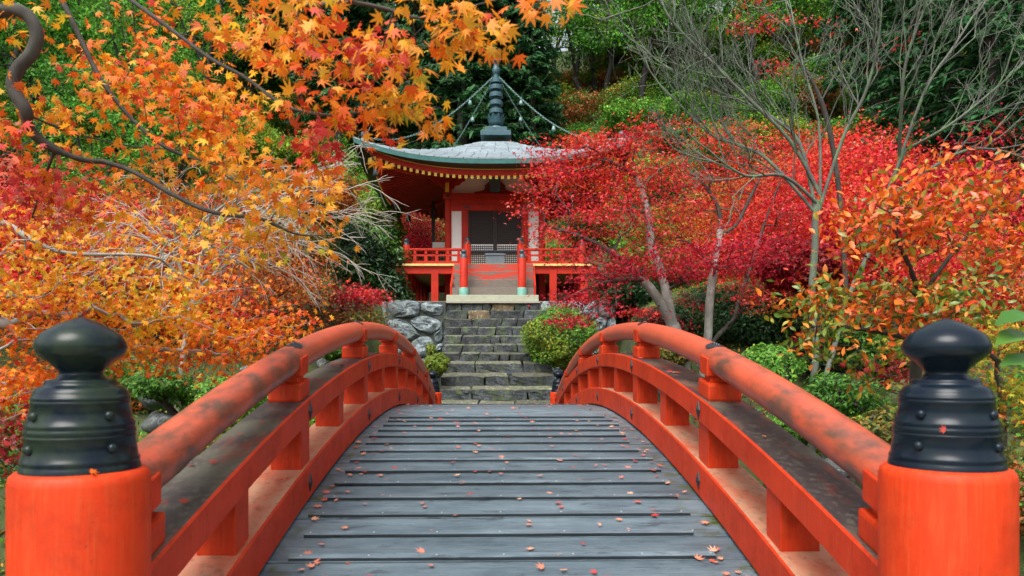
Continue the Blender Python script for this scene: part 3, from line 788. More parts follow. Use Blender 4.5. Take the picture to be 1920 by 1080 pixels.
for sx in (-1, 1):
    part('bracket_arm', cloud_arm(sx * BH, -sx, -BH), 'temple_red'); part('bracket_arm', cloud_arm(sx * BH, sx, -BH), 'temple_red')
    k = part('bracket_block', MB().box(T_(sx * BH, -BH - .1, 7.13), (.2, .3, .14)).box(T_(sx * BH, -BH - .15, 7.40), (.17, .4, .12)), 'temple_red')
    for z, h in ((7.16, .26), (7.52, .16)): put('yellow_face', MB().box(T_(sx * BH, -BH - .37, z), (.11, .03, h)).mesh('yellow_face'), M['yellow'], k)
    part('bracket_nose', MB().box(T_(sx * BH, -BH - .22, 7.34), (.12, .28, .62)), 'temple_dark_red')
    O = [(.0, .0), (.62, .0), (.60, .06), (.48, .07), (.34, .12), (.24, .30), (.14, .40), (0, .42), (0, .32), (.1, .28), (.2, .1), (0, .06)]
    P = [T_(sx * a, -BH - .02, 7.05 + c) for a, c in O]; P2 = [T_(sx * a, -BH + .06, 7.05 + c) for a, c in O]; n = len(O)
    part('frog_leg_strut', MB().add(P + P2, [tuple(range(n)), tuple(range(2 * n - 1, n - 1, -1))] + [(i, n + i, n + (i + 1) % n, (i + 1) % n) for i in range(n)]), 'temple_red')
pl = part('name_plaque', MB().hexa([T_(-.14, -BH - .12, 7.08), T_(.14, -BH - .12, 7.08), T_(.14, -BH - .06, 7.08), T_(-.14, -BH - .06, 7.08), T_(-.18, -BH - .24, 7.52), T_(.18, -BH - .24, 7.52), T_(.18, -BH - .18, 7.52), T_(-.18, -BH - .18, 7.52)]), 'dark_copper', bevel=.01)
for sx in (-1, 1):
    put('scroll', MB().tube([T_(sx * .15, -BH - .12, 7.14), T_(sx * .26, -BH - .14, 7.16), T_(sx * .28, -BH - .15, 7.26), T_(sx * .2, -BH - .16, 7.30)], .028, 8).mesh('scroll'), M['iron'], pl)

# side screen at the back of the veranda, left
part('screen_frame', MB().box(T_(-2.06, .8, 5.25), (.1, .1, .9)).box(T_(-1.75, .8, 5.72), (.95, .12, .08)).box(T_(-1.75, .8, FL + .05), (.9, .1, .1)), 'temple_red')
part('screen_board', MB().box(T_(-1.74, .82, 5.90), (.68, .05, .18)), 'white_plaster')
part('screen_backing', MB().box(T_(-1.74, .86, 5.26), (.6, .02, .78)), 'white_plaster')
g = MB()
for k in range(8): g.box(T_(-2.02 + k * .085, .82, 5.26), (.055, .03, .8))
for k in range(8): g.box(T_(-1.74, .815, 4.92 + k * .105), (.6, .03, .06))
part('screen_lattice', g, 'lattice')
part('dark_post', MB().box(T_(-2.06, .9, 6.55), (.1, .1, 1.6)), 'black')

# ---- roof
HW, APEX, EAVE, LIFT = 3.70, 9.14, 7.46, .56
def zroof(u, v): return APEX - (APEX - EAVE) * (1.35 * u - .35 * u * u) + LIFT * abs(v) ** 2.6 * u ** 3
def rp(side, u, v, dz=0.0, out=0.0):
    """point on roof face `side` (0 front, 1 right, 2 back, 3 left); u 0 apex..1 eave, v -1..1 along the eave"""
    r = HW * u + out; x, y = r * v, -r
    c, s = ((1, 0), (0, 1), (-1, 0), (0, -1))[side]
    return T_(x * c - y * s, x * s + y * c, zroof(u, v) + dz)
NV, NU = 24, 14
rv = MB()
for sd in range(4):
    P = []; Fc = []
    for i in range(NU + 1):
        for j in range(NV + 1): P.append(rp(sd, .10 + .9 * i / NU, -1 + 2 * j / NV, -.012))
    for i in range(NU):
        for j in range(NV): a = i * (NV + 1) + j; Fc.append((a, a + NV + 1, a + NV + 2, a + 1))
    rv.add(P, Fc, 0, True)
roof = part('roof', rv, 'shingle')
rr = random.Random(8)
rest = MB()
NC = 14
for sd in range(4):
    for c in range(NC):
        u0, u1 = .115 + .885 * c / NC, .115 + .885 * (c + 1) / NC + .012
        width = 2 * HW * u1; n = max(3, int(round(width / .40))); ph = .5 if c % 2 else 0
        edges = [-1] + [-1 + 2 * (k + ph) / n for k in range(1 if ph == 0 else 0, n) if -1 < -1 + 2 * (k + ph) / n < 1] + [1]
        for a, d in zip(edges[:-1], edges[1:]):
            g = .004; a2, d2 = a + g / u1 * .6, d - g / u1 * .6; V = []
            dz = rr.uniform(0, .005)
            for uu, lift in ((u0, .004), (u1, .030 + dz)):
                for vv in (a2, (a2 + d2) / 2, d2): V.append(rp(sd, min(uu, 1.0), vv, lift))
            lowv = [rp(sd, min(u1, 1.0), vv, -.006) for vv in (a2, (a2 + d2) / 2, d2)]
            V += lowv
            fs = [(0, 3, 4, 1), (1, 4, 5, 2), (3, 6, 7, 4), (4, 7, 8, 5)]
            if sd == 0: put('shingle', MB().add(V, fs).mesh('shingle'), M['shingle'], roof)
            else: rest.add(V, fs)
tag(put('shingle_courses', rest.mesh('shingle_courses'), M['shingle'], roof), kind='stuff')

def eave_band(name, h0, h1, o0, o1, mat, par=None, thick=.3):
    mb = MB()
    for sd in range(4):
        P = []; Fc = []
        for j in range(NV + 1):
            v = -1 + 2 * j / NV
            P += [rp(sd, 1, v, h0, o0), rp(sd, 1, v, h1, o1), rp(sd, 1, v, h1, o1 - thick), rp(sd, 1, v, h0, o0 - thick)]
        for j in range(NV):
            a = j * 4
            Fc += [(a, a + 1, a + 5, a + 4), (a + 1, a + 2, a + 6, a + 5), (a + 3, a, a + 4, a + 7)]
        mb.add(P, Fc)
    return part(name, mb, mat, par)
eave_band('copper_eave', -.012, -.13, .0, -.02, 'teal_copper', roof)
eave_band('black_eave_board', -.13, -.185, -.025, -.35, 'black', roof, .03)
eave_band('yellow_line', -.185, -.20, -.352, -.356, 'yellow', roof, .03)
eave_band('red_fascia', -.20, -.36, -.37, -.40, 'temple_red', roof, .12)
# soffit: boards above the rafters
OUT = -.40
def soff(sd, f, v, dz=0):
    """under the eave: f 0 at the wall, 1 at the eave"""
    r = BH + (HW + OUT - BH) * f; x, y = r * v, -r
    c, s = ((1, 0), (0, 1), (-1, 0), (0, -1))[sd]
    z = 7.86 + (zroof(1, v) - .355 - 7.86 + (LIFT * abs(v) ** 2.6) * (f ** 2 - 1)) * f + (0 if f < 1 else 0)
    return T_(x * c - y * s, x * s + y * c, z + dz)
mb = MB()
for sd in range(4):
    P = []; Fc = []
    for i in range(7):
        for j in range(NV + 1): P.append(soff(sd, i / 6, -1 + 2 * j / NV))
    for i in range(6):
        for j in range(NV): a = i * (NV + 1) + j; Fc.append((a, a + 1, a + NV + 2, a + NV + 1))
    mb.add(P, Fc)
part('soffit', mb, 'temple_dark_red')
ER = HW + OUT
for sd in range(4):
    nr = 40; c_, s_ = ((1, 0), (0, 1), (-1, 0), (0, -1))[sd]
    for k in range(nr):
        x = -ER + .10 + (2 * ER - .2) * k / (nr - 1)
        f0 = max(0.0, (abs(x) - BH) / (ER - BH)); V = []
        if f0 > .97: continue
        ww = .035
        for f in (f0, f0 + (1 - f0) * .5, 1.0):
            r = BH + (ER - BH) * f; v = max(-1, min(1, x / r)); z = soff(sd, f, v)[2]
            for dx, dz in ((-ww, -.002), (ww, -.002), (ww, -.085), (-ww, -.085)):
                X, Y = x + dx, -r; V.append(T_(X * c_ - Y * s_, X * s_ + Y * c_, z + dz))
        fs = []
        for i in range(2):
            for j in range(4): fs.append((i * 4 + j, i * 4 + (j + 1) % 4, i * 4 + 4 + (j + 1) % 4, i * 4 + 4 + j))
        fs += [(3, 2, 1, 0), (8, 9, 10, 11)]
        ra = part('rafter', MB().add(V, fs), 'temple_dark_red')
        r = ER; z = soff(sd, 1.0, x / r)[2]; V = []
        for yy in (-r - .012, -r + .01):
            for dx, dz in ((-ww - .004, .0), (ww + .004, .0), (ww + .004, -.09), (-ww - .004, -.09)): V.append(T_((x + dx) * c_ - yy * s_, (x + dx) * s_ + yy * c_, z + dz))
        put('rafter_tip', MB().hexa(V).mesh('rafter_tip'), M['yellow'], ra)
for sx in (-1, 1):
    for sy in (-1, 1):
        c = np.array(T_(sx * ER, sy * ER, soff(0, 1, 1)[2] - .08)); w0 = np.array(T_(sx * BH, sy * BH, 7.74)); mid = (c + w0) / 2 - np.array((0, 0, .12))
        d = np.array((sy, -sx, 0)) * .05; V = []
        for p in (w0, mid, c):
            V += [p + d, p - d, p - d - (0, 0, .15), p + d - (0, 0, .15)]
        fs = [(i * 4 + j, i * 4 + (j + 1) % 4, i * 4 + 4 + (j + 1) % 4, i * 4 + 4 + j) for i in range(2) for j in range(4)] + [(3, 2, 1, 0), (8, 9, 10, 11)]
        h = part('hip_rafter', MB().add(V, fs), 'temple_red')
        e = np.array((sx, sy, 0)) * .71; V = [c + d * 1.2 + e * .0, c - d * 1.2, c - d * 1.2 - (0, 0, .17), c + d * 1.2 - (0, 0, .17)]; V += [p + e * .03 for p in V]
        put('rafter_tip', MB().hexa([V[i] for i in (0, 1, 2, 3, 4, 5, 6, 7)]).mesh('rafter_tip'), M['yellow'], h)
        # wind bell under the corner
        bz = c[2] - .22; bx, by = c[0] - sx * .12, c[1] - sy * .12
        put('wind_bell', MB().lathe([(.004, .16), (.006, .02), (.04, .01), (.07, -.03), (.085, -.12), (.10, -.23), (.095, -.235), (.02, -.22)], (bx, by, bz), 16).mesh('wind_bell'), M['dark_copper'], temple)
        # ridge ball on its lotus base near the corner of the roof
        q_ = .93; bp = T_(sx * HW * q_, sy * HW * q_, zroof(q_, 1) + .0)
        bb = put('ridge_ball', MB().lathe([(.05, .07), (.09, .10), (.105, .16), (.09, .23), (.05, .265), (.003, .275)], bp, 16).mesh('ridge_ball'), M['spire_copper'], temple)
        put('lotus_base', MB().lathe([(.10, -.03), (.12, .02), (.11, .06), (.05, .075)], bp, 16).mesh('lotus_base'), M['chain'], bb)

# ---- spire, chains, bells
SP = [(.11, 9.86), (.11, 11.1)]
k_ = TY / F
def zy(py): return EYE + (HY - py) * k_
spire = part('spire', MB().lathe([(.11, zy(240)), (.095, zy(165)), (.085, zy(150)), (.085, zy(138))], T_(0, 0, 0), 20), 'spire_copper')
def sub(name, prof, mat='spire_copper', n=20): return put(name, MB().lathe(prof, T_(0, 0, 0), n).mesh(name), M[mat], spire)
put('dew_basin', MB().box(T_(0, 0, zy(257)), (.94, .94, zy(252.5) - zy(261.5))).box(T_(0, 0, zy(248.5)), (.70, .70, zy(244) - zy(253))).box(T_(0, 0, zy(252.6)), (.78, .78, .03)).mesh('dew_basin', .008), M['spire_copper'], spire)
sub('dome', [(.23, zy(244)), (.235, zy(242)), (.21, zy(239)), (.14, zy(237))])
sub('lotus_cup', [(.13, zy(238)), (.20, zy(235)), (.235, zy(231)), (.215, zy(226)), (.225, zy(222))])
for k in range(10):
    a = 2 * math.pi * k / 10; da = .27; V = []
    for r, z, wd in ((.215, 232, 1.0), (.245, 226, 1.05), (.285, 219, .55), (.305, 217, .02)):
        for s in (-1, 0, 1): V.append(T_((r + (.012 if s == 0 else 0)) * math.cos(a + s * da * wd), (r + (.012 if s == 0 else 0)) * math.sin(a + s * da * wd), zy(z)))
    fs = [(i * 3 + j, i * 3 + j + 1, i * 3 + 4 + j, i * 3 + 3 + j) for i in range(3) for j in range(2)]
    put('lotus_petal', MB().add(V, fs, 0, True).mesh('lotus_petal'), M['spire_copper'], spire)
for py in (210, 194.5, 179.5, 165.5, 153):
    R = .212 if py > 160 else .19
    put('ring', MB().lathe([(.09, zy(py + 4)), (R * .96, zy(py + 4)), (R, zy(py + 3.4)), (R, zy(py - 3.6)), (R * .93, zy(py - 4.4)), (.09, zy(py - 4))], T_(0, 0, 0), 24, 0, False).mesh('ring'), M['spire_copper'], spire)
sub('upper_drum', [(.09, zy(140)), (.115, zy(138)), (.12, zy(130)), (.105, zy(128)), (.085, zy(127)), (.085, zy(120)), (.1, zy(119))])
sub('upper_lotus', [(.06, zy(120)), (.14, zy(117)), (.155, zy(114)), (.12, zy(110)), (.06, zy(107))])
for k in range(9):
    a = 2 * math.pi * k / 9; ca, sa = math.cos(a), math.sin(a)
    V = [T_(.10 * ca - .04 * sa, .10 * sa + .04 * ca, zy(114)), T_(.10 * ca + .04 * sa, .10 * sa - .04 * ca, zy(114)), T_(.19 * ca - .035 * sa, .19 * sa + .035 * ca, zy(110)), T_(.19 * ca + .035 * sa, .19 * sa - .035 * ca, zy(110)), T_(.22 * ca, .22 * sa, zy(105))]
    put('crown_petal', MB().add(V, [(0, 1, 3, 2), (2, 3, 4)]).mesh('crown_petal'), M['spire_copper'], spire)
sub('jewel', [(.03, zy(108)), (.07, zy(105)), (.05, zy(101)), (.002, zy(96))])
for sx in (-1, 1):
    for sy in (-1, 1):
        a = np.array(T_(sx * .09, sy * .09, zy(146))); q_ = .90; e = np.array(T_(sx * HW * q_, sy * HW * q_, zroof(q_, 1) + .13))
        mb = MB(); n = 90; pts = []
        for i in range(n + 1):
            f = i / n; p = a + (e - a) * f; p = p.copy(); p[2] -= .62 * 4 * f * (1 - f) * (.65 + .5 * f); pts.append(p)
        pts = np.array(pts)
        for i in range(n):       # links alternate flat and upright
            p0, p1 = pts[i], pts[i + 1]; d = p1 - p0; L = np.linalg.norm(d); d /= L
            sdv = np.cross(d, (0, 0, 1)); sdv /= np.linalg.norm(sdv); upv = np.cross(sdv, d); wv = sdv if i % 2 else upv
            ctr = (p0 + p1) / 2; ring = [ctr + d * math.cos(t_) * L * .66 + wv * math.sin(t_) * .022 for t_ in np.linspace(0, 2 * math.pi, 7)]
            mb.tube(ring, .0065, 4, caps=False)
        ch = part('chain', mb, 'chain')
        for f in (.22, .50, .78):
            p = pts[int(f * n)]
            put('chain_bell', MB().lathe([(.004, -.0), (.006, -.05), (.03, -.055), (.045, -.09), (.055, -.15), (.07, -.18), (.02, -.175), (.015, -.21), (.001, -.22)], tuple(p), 12).mesh('chain_bell'), M['chain'], ch)

# offertory box on the veranda
ob = thing('offertory_box', 'grey wooden offertory box on the veranda before the lattice doors', 'box', T_(.03, -2.42, FL))
b = MB(); b.box(T_(.03, -2.42, FL + .13), (.52, .26, .26)); put('chest', b.mesh('chest', .006), M['grey_box'], ob)
b = MB(); b.box(T_(.03, -2.42, FL + .285), (.58, .31, .045)); put('lid', b.mesh('lid', .006), M['grey_box'], ob)
for k in range(5): put('grating_bar', MB().box(T_(.03, -2.54 + .055 * k, FL + .315), (.5, .02, .02)).mesh('grating_bar'), M['grey_box'], ob)

# ------------------------------------------------------------------ vegetation helpers
G = np.random.default_rng(21)
def unit(a): return a / (np.linalg.norm(a, axis=-1, keepdims=True) + 1e-9)
def rand_dirs(n, g=None): return unit((g or G).normal(size=(n, 3)))

def maple_leaf(nl=7, shoulders=True, petiole=True):
    lob = [(-122, .42), (-80, .74), (-39, .94), (0, 1.0), (39, .94), (80, .74), (122, .42)] if nl == 7 else [(-85, .7), (-42, .92), (0, 1.0), (42, .92), (85, .7)] if nl == 5 else [(-62, .85), (0, 1.0), (62, .85)]
    O = [(-.10, 0.0)]
    for i, (a, r) in enumerate(lob):
        ar = math.radians(a)
        if shoulders: O.append((r * .62 * math.cos(ar - .17), r * .62 * math.sin(ar - .17)))
        O.append((r * math.cos(ar), r * math.sin(ar)))
        if shoulders: O.append((r * .62 * math.cos(ar + .17), r * .62 * math.sin(ar + .17)))
        if i < len(lob) - 1:
            a2 = math.radians((a + lob[i + 1][0]) / 2); rs = .36 if nl == 7 else .40
            O.append((rs * math.cos(a2), rs * math.sin(a2)))
    n = len(O); V = [(0.0, 0.0, 0.03)] + [(x, y, 0.0) for x, y in O]
    Fc = [(0, 1 + i, 1 + (i + 1) % n) for i in range(n)]
    if petiole:
        V += [(-.10, .012, 0), (-.10, -.012, 0), (-.62, 0, .12)]; Fc.append((n + 1, n + 2, n + 3))
    return np.array(V), np.array(Fc)
LM7 = maple_leaf(7, True, True); LM5 = maple_leaf(5, False, False); LM3 = maple_leaf(3, False, False)
LEL = (np.array([(-.5, 0, 0), (-.1, .2, .05), (.2, .17, .04), (.5, 0, -.06), (.2, -.17, .04), (-.1, -.2, .05), (0, 0, 0)]), np.array([(0, 6, 1), (1, 6, 2), (2, 6, 3), (3, 6, 4), (4, 6, 5), (5, 6, 0)]))
LQD = (np.array([(-.5, 0, 0), (0, .3, .06), (.5, 0, 0), (0, -.3, .06)]), np.array([(0, 2, 1), (0, 3, 2)]))
LND = (np.array([(-.5, .08, 0), (-.5, -.08, 0), (.5, .0, -.1), (0, .14, .05), (0, -.14, .05)]), np.array([(0, 1, 4), (0, 4, 3), (3, 4, 2)]))

def leaf_mesh(name, P, size, col, tmpl, Td=None, Nd=None, curl=.15, g=None):
    g = g or G; n = len(P); V, Fc = tmpl; k = len(V)
    Nd = unit(Nd if Nd is not None else rand_dirs(n, g)); Td = Td if Td is not None else rand_dirs(n, g)
    Td = unit(Td - Nd * (Td * Nd).sum(1, keepdims=True)); Bd = np.cross(Nd, Td)
    cu = g.normal(curl, abs(curl) * .8 + .02, n)
    x, y, z = V[:, 0], V[:, 1], V[:, 2]
    zz = z[None, :] - cu[:, None] * (x ** 2 + y ** 2)[None, :]
    sz = np.broadcast_to(np.asarray(size, float), (n,))
    co = P[:, None, :] + sz[:, None, None] * (x[None, :, None] * Td[:, None, :] + y[None, :, None] * Bd[:, None, :] + zz[:, :, None] * Nd[:, None, :])
    tri = Fc[None] + (np.arange(n) * k)[:, None, None]
    rr_ = np.sqrt(x ** 2 + y ** 2); rr_ = rr_ / rr_.max(); amt = g.uniform(-.15, .55, (n, 1, 1))
    vc = col[:, None, :] * (1 - amt * rr_[None, :, None] * np.array((.12, .6, .5))[None, None, :])
    return raw_mesh(name, co.reshape(-1, 3), tri.reshape(-1, 3), False, np.clip(vc, .003, .92).reshape(-1, 3))

PAL = dict(
    yellow=[((.80, .44, .025), 3), ((.82, .33, .02), 3), ((.42, .42, .03), 1.2), ((.80, .22, .015), 1.5)],
    gold=[((.80, .36, .02), 3), ((.80, .24, .015), 3), ((.78, .46, .03), 1.5), ((.70, .12, .015), 1)],
    orange=[((.80, .21, .014), 4), ((.78, .13, .014), 3), ((.82, .33, .02), 2), ((.62, .05, .02), 1)],
    redor=[((.74, .10, .014), 4), ((.66, .05, .02), 3), ((.80, .20, .015), 2), ((.62, .10, .07), 1.2)],
    pink=[((.60, .06, .05), 3), ((.56, .035, .03), 2), ((.70, .11, .03), 2), ((.66, .20, .13), 1.2)],
    red=[((.64, .024, .032), 4), ((.54, .018, .045), 3), ((.70, .06, .025), 2), ((.72, .17, .15), 1)],
    scarlet=[((.70, .042, .026), 4), ((.64, .024, .035), 3), ((.74, .11, .02), 1.5), ((.76, .22, .18), .9)],
    crimson=[((.44, .012, .035), 4), ((.52, .018, .04), 3), ((.34, .012, .03), 2), ((.6, .04, .03), 1)],
    wine=[((.26, .014, .022), 3), ((.36, .025, .025), 2), ((.16, .02, .015), 2), ((.4, .06, .02), 1)],
    rust=[((.34, .12, .04), 3), ((.22, .11, .035), 3), ((.44, .12, .03), 2), ((.12, .13, .03), 2)],
    rustor=[((.55, .17, .03), 3), ((.44, .12, .03), 3), ((.22, .13, .03), 1), ((.6, .26, .05), 1)],
    green=[((.06, .19, .024), 4), ((.09, .25, .03), 3), ((.035, .12, .02), 2), ((.16, .28, .03), 1)],
    bgreen=[((.11, .31, .035), 4), ((.16, .38, .04), 3), ((.06, .19, .028), 2), ((.26, .42, .05), 1)],
    lime=[((.22, .34, .03), 3), ((.14, .26, .03), 3), ((.34, .38, .04), 1.5), ((.08, .16, .02), 1)],
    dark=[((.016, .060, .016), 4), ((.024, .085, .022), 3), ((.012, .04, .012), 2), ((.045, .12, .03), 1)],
    conifer=[((.020, .085, .026), 4), ((.032, .125, .036), 3), ((.012, .045, .016), 2), ((.06, .18, .045), 1.4)],
    olive=[((.16, .17, .03), 3), ((.22, .20, .035), 2), ((.09, .12, .025), 2), ((.36, .2, .03), 1)],
    azalea=[((.78, .14, .014), 4), ((.68, .07, .015), 2.5), ((.80, .24, .02), 1.5), ((.30, .26, .03), 2), ((.10, .17, .025), 1)],
    azgreen=[((.16, .24, .025), 4), ((.08, .16, .02), 3), ((.30, .28, .03), 2), ((.74, .20, .02), 2.5)],
    ylgreen=[((.36, .36, .03), 3), ((.20, .28, .03), 3), ((.60, .40, .04), 2), ((.62, .2, .03), 1.5)],
)
def pal_cols(name, n, g, jit=.22):
    p = PAL[name]; c = np.array([x[0] for x in p]); wgt = np.array([x[1] for x in p], float)
    c = c[g.choice(len(p), n, p=wgt / wgt.sum())]
    return np.clip(c * g.uniform(1 - jit, 1 + jit, (n, 1)) * g.uniform(.9, 1.1, (n, 3)), .004, .9)

class Skel:
    def __init__(s, g): s.p = np.zeros((4096, 3)); s.par = []; s.d0 = np.zeros(4096); s.n = 0; s.g = g; s.leafy = []; s.w = []
    def node(s, p, par):
        if s.n >= len(s.p): s.p = np.concatenate([s.p, np.zeros_like(s.p)]); s.d0 = np.concatenate([s.d0, np.zeros_like(s.d0)])
        s.p[s.n] = p; s.par.append(par); s.d0[s.n] = 0 if par < 0 else s.d0[par] + np.linalg.norm(s.p[par] - p); s.n += 1; return s.n - 1
    def path(s, pts, par=-1, sub=4, jit=.0):
        """a traced limb, smoothed by Catmull-Rom"""
        P = [np.asarray(p, float) for p in pts]
        if par >= 0: P = [s.p[par].copy()] + P
        Q = [P[0]] + P + [P[-1]]; last = par if par >= 0 else s.node(P[0], -1)
        for i in range(1, len(Q) - 2):
            for k in range(1, sub + 1):
                t = k / sub; a, b_, c, d = Q[i - 1], Q[i], Q[i + 1], Q[i + 2]
                q_ = .5 * (2 * b_ + (c - a) * t + (2 * a - 5 * b_ + 4 * c - d) * t * t + (3 * b_ - a - 3 * c + d) * t ** 3)
                last = s.node(q_ + s.g.normal(0, jit, 3) if jit else q_, last)
        return last
    def near(s, p, wd=.2):
        d = np.linalg.norm(s.p[:s.n] - p, axis=1) + wd * s.d0[:s.n]; return int(np.argmin(d))
    def attach(s, target, seg=.25, bow=.12, wd=.2):
        i = s.near(target, wd); a = s.p[i].copy(); d = target - a; L = np.linalg.norm(d)
        if L < 1e-3: return i
        n = max(2, int(L / seg)); off = s.g.normal(0, bow * L, 3); off[2] = abs(off[2]) * .8 - .02 * L; last = i
        for k in range(1, n + 1):
            t = k / n; last = s.node(a + d * t + off * math.sin(math.pi * t) * .8 + s.g.normal(0, .012 * L, 3) * (1 - t), last)
        return last
    def polys(s, r_tip, R0, minr=0):
        n = s.n; cnt = np.ones(n); kids = [[] for _ in range(n)]
        for i in range(n - 1, -1, -1):
            if s.par[i] >= 0: kids[s.par[i]].append(i)
        for i in range(n - 1, -1, -1):
            if kids[i]: cnt[i] = sum(cnt[k] for k in kids[i])
        e = math.log(R0 / r_tip) / math.log(max(2, cnt.max())); rad = np.maximum(r_tip * cnt ** e, minr)
        out = []
        roots = [i for i in range(n) if s.par[i] < 0]; stack = [(r, None) for r in roots]
        while stack:
            i, pr = stack.pop(); ch = [] if pr is None else [pr]; rr_ = [] if pr is None else [min(rad[pr], rad[i] * 1.25)]
            j = i
            while True:
                ch.append(j); rr_.append(rad[j])
                if not kids[j]: break
                ks = sorted(kids[j], key=lambda k: -cnt[k]); stack += [(k, j) for k in ks[1:]]; j = ks[0]
            if len(ch) > 1:
                rr_[-1] *= .5; out.append((s.p[ch], np.array(rr_)))
        return out
def nsides(r): return 10 if r > .06 else 7 if r > .02 else 5 if r > .008 else 3

def sample_blob(c, R, n, g, shell=.45):
    d = unit(g.normal(size=(n, 3))); r = g.uniform(0, 1, (n, 1)) ** shell; return np.asarray(c) + d * r * np.asarray(R)

def pxblob(px, py, D, rpx, rpy, rD, ncl, nl, cr, pal):
    return (at(px, py, D), (rpx * D / F, rD, rpy * D / F), ncl, nl, cr, pal)

def crown_arrays(sk, blobs, g, seg=.25, bow=.1, flat_=.45, wd=.2, shell=.45, spread=None):
    P = []; C = []; O = []
    for c, R, ncl, nl, cr, pal in blobs:
        ctr = sample_blob(c, R, ncl, g, shell)
        d = np.linalg.norm(ctr - sk.p[0], axis=1); ctr = ctr[np.argsort(d)]
        for q_ in ctr:
            sk.attach(q_, seg, bow, wd)
            m = max(1, int(g.normal(nl, nl * .25)))
            off = g.normal(0, 1, (m, 3)) * np.array((cr, cr, cr * flat_))
            P.append(q_ + off); O.append(off); col = pal_cols(pal, m, g); sh = g.uniform(.78, 1.15); C.append(np.clip(col * sh, 0, .9))
    return np.concatenate(P), np.concatenate(C), np.concatenate(O)

def hang_dirs(n, g, O=None, up=.55, rnd_=.75, droop=.5):
    Nd = unit(rand_dirs(n, g) * rnd_ + np.array((0, 0, up))); Td = rand_dirs(n, g) * .8 + np.array((0, 0, -droop))
    if O is not None: Td = Td + unit(O) * .7; Nd = Nd + unit(O) * .25
    return Td, Nd

def make_tree(name, label, cat, loc, paths, blobs, tmpl, size, bark, seed, R0=.1, r_tip=.004, seg=.25, bow=.1, flat_=.45, up=.55, rnd_=.75, droop=.5, mat='leaf', group=None, wd=.2, shell=.45, curl=.15, crown_name='crown', szvar=.3, split=0.0, bark2=None):
    g = np.random.default_rng(seed); sk = Skel(g)
    for pts, at_last in paths:
        if at_last is None: sk.path(pts)
        else: sk.path(pts, sk.near(np.asarray(pts[0]), 0))
    P, C, O = crown_arrays(sk, blobs, g, seg, bow, flat_, wd, shell)
    root = thing(name, label, cat, loc, group)
    pls = sk.polys(r_tip, R0); thick, thin = [], []
    for p_, r_ in pls:
        k_ = int((r_ > split).sum()) if split else len(r_)
        if k_ >= 2: thick.append((p_[:k_], r_[:k_]))
        if k_ < len(r_) - 1: thin.append((p_[max(0, k_ - 1):], r_[max(0, k_ - 1):]))
    put('trunk', tubes_mesh('trunk', thick, nsides), M[bark], root)
    if thin: put('branches', tubes_mesh('branches', thin, nsides), M[bark2 or bark], root)
    Td, Nd = hang_dirs(len(P), g, O, up, rnd_, droop)
    put(crown_name, leaf_mesh(crown_name, P, size * g.uniform(1 - szvar, 1 + szvar, len(P)), C, tmpl, Td, Nd, curl, g), M[mat], root)
    return root

def gz(x, y): return float(hgt(x, y))
def base_at(px, D, dz=0): x = (px - 960) * D / F; return np.array((x, D, gz(x, D) - .05 + dz))

# ------------------------------------------------------------------ near maple: overhanging boughs, upper left
g = np.random.default_rng(5); sk = Skel(g)
D3 = 3.0
root_pts = [(-3.6, 2.3, .5), (-3.45, 2.4, 1.5), (-3.2, 2.6, 2.5), (-3.0, 2.8, 3.2)]
top = sk.path(root_pts)
n1 = sk.path([at(-40, 25, 3.0), at(40, 22, 3.0), at(68, 58, 3.0), at(60, 98, 3.0), at(33, 130, 3.0), at(25, 165, 3.0), at(48, 205, 3.0), at(55, 240, 3.05), at(90, 272, 3.1), at(150, 298, 3.15), at(195, 303, 3.2)], top)
sk.path([at(250, 322, 3.2), at(330, 368, 3.2), at(400, 398, 3.2), at(490, 411, 3.2), at(560, 440, 3.2), at(640, 440, 3.2)], n1)
sk.path([at(260, 312, 3.3), at(330, 318, 3.4)], n1)
n2 = sk.path([(-2.3, 2.5, 4.3), at(120, -90, 2.7), at(245, 0, 2.6), at(330, 62, 2.55), at(395, 110, 2.5), at(460, 145, 2.45), at(520, 190, 2.4), at(565, 208, 2.35), at(640, 216, 2.3), at(720, 196, 2.25)], top)
sk.path([at(60, -60, 3.2), at(115, 0, 3.2), at(150, 70, 3.2), at(190, 150, 3.2), at(240, 215, 3.2), at(290, 262, 3.2), at(340, 290, 3.2), at(420, 312, 3.2)], top)
n5 = sk.near(at(55, 215, 3.0), 0)
sk.path([at(110, 240, 3.2), at(170, 258, 3.3), at(250, 275, 3.4), at(330, 280, 3.5)], n5)
n7 = sk.path([(-1.6, 2.3, 3.9), at(330, -60, 2.3), at(480, -25, 2.2), at(580, 10, 2.2), at(640, 2, 2.15), at(720, 15, 2.15), at(790, 34, 2.1), at(870, 15, 2.05), at(960, -8, 2.05)], sk.near(np.array((-2.3, 2.5, 4.2)), 0))
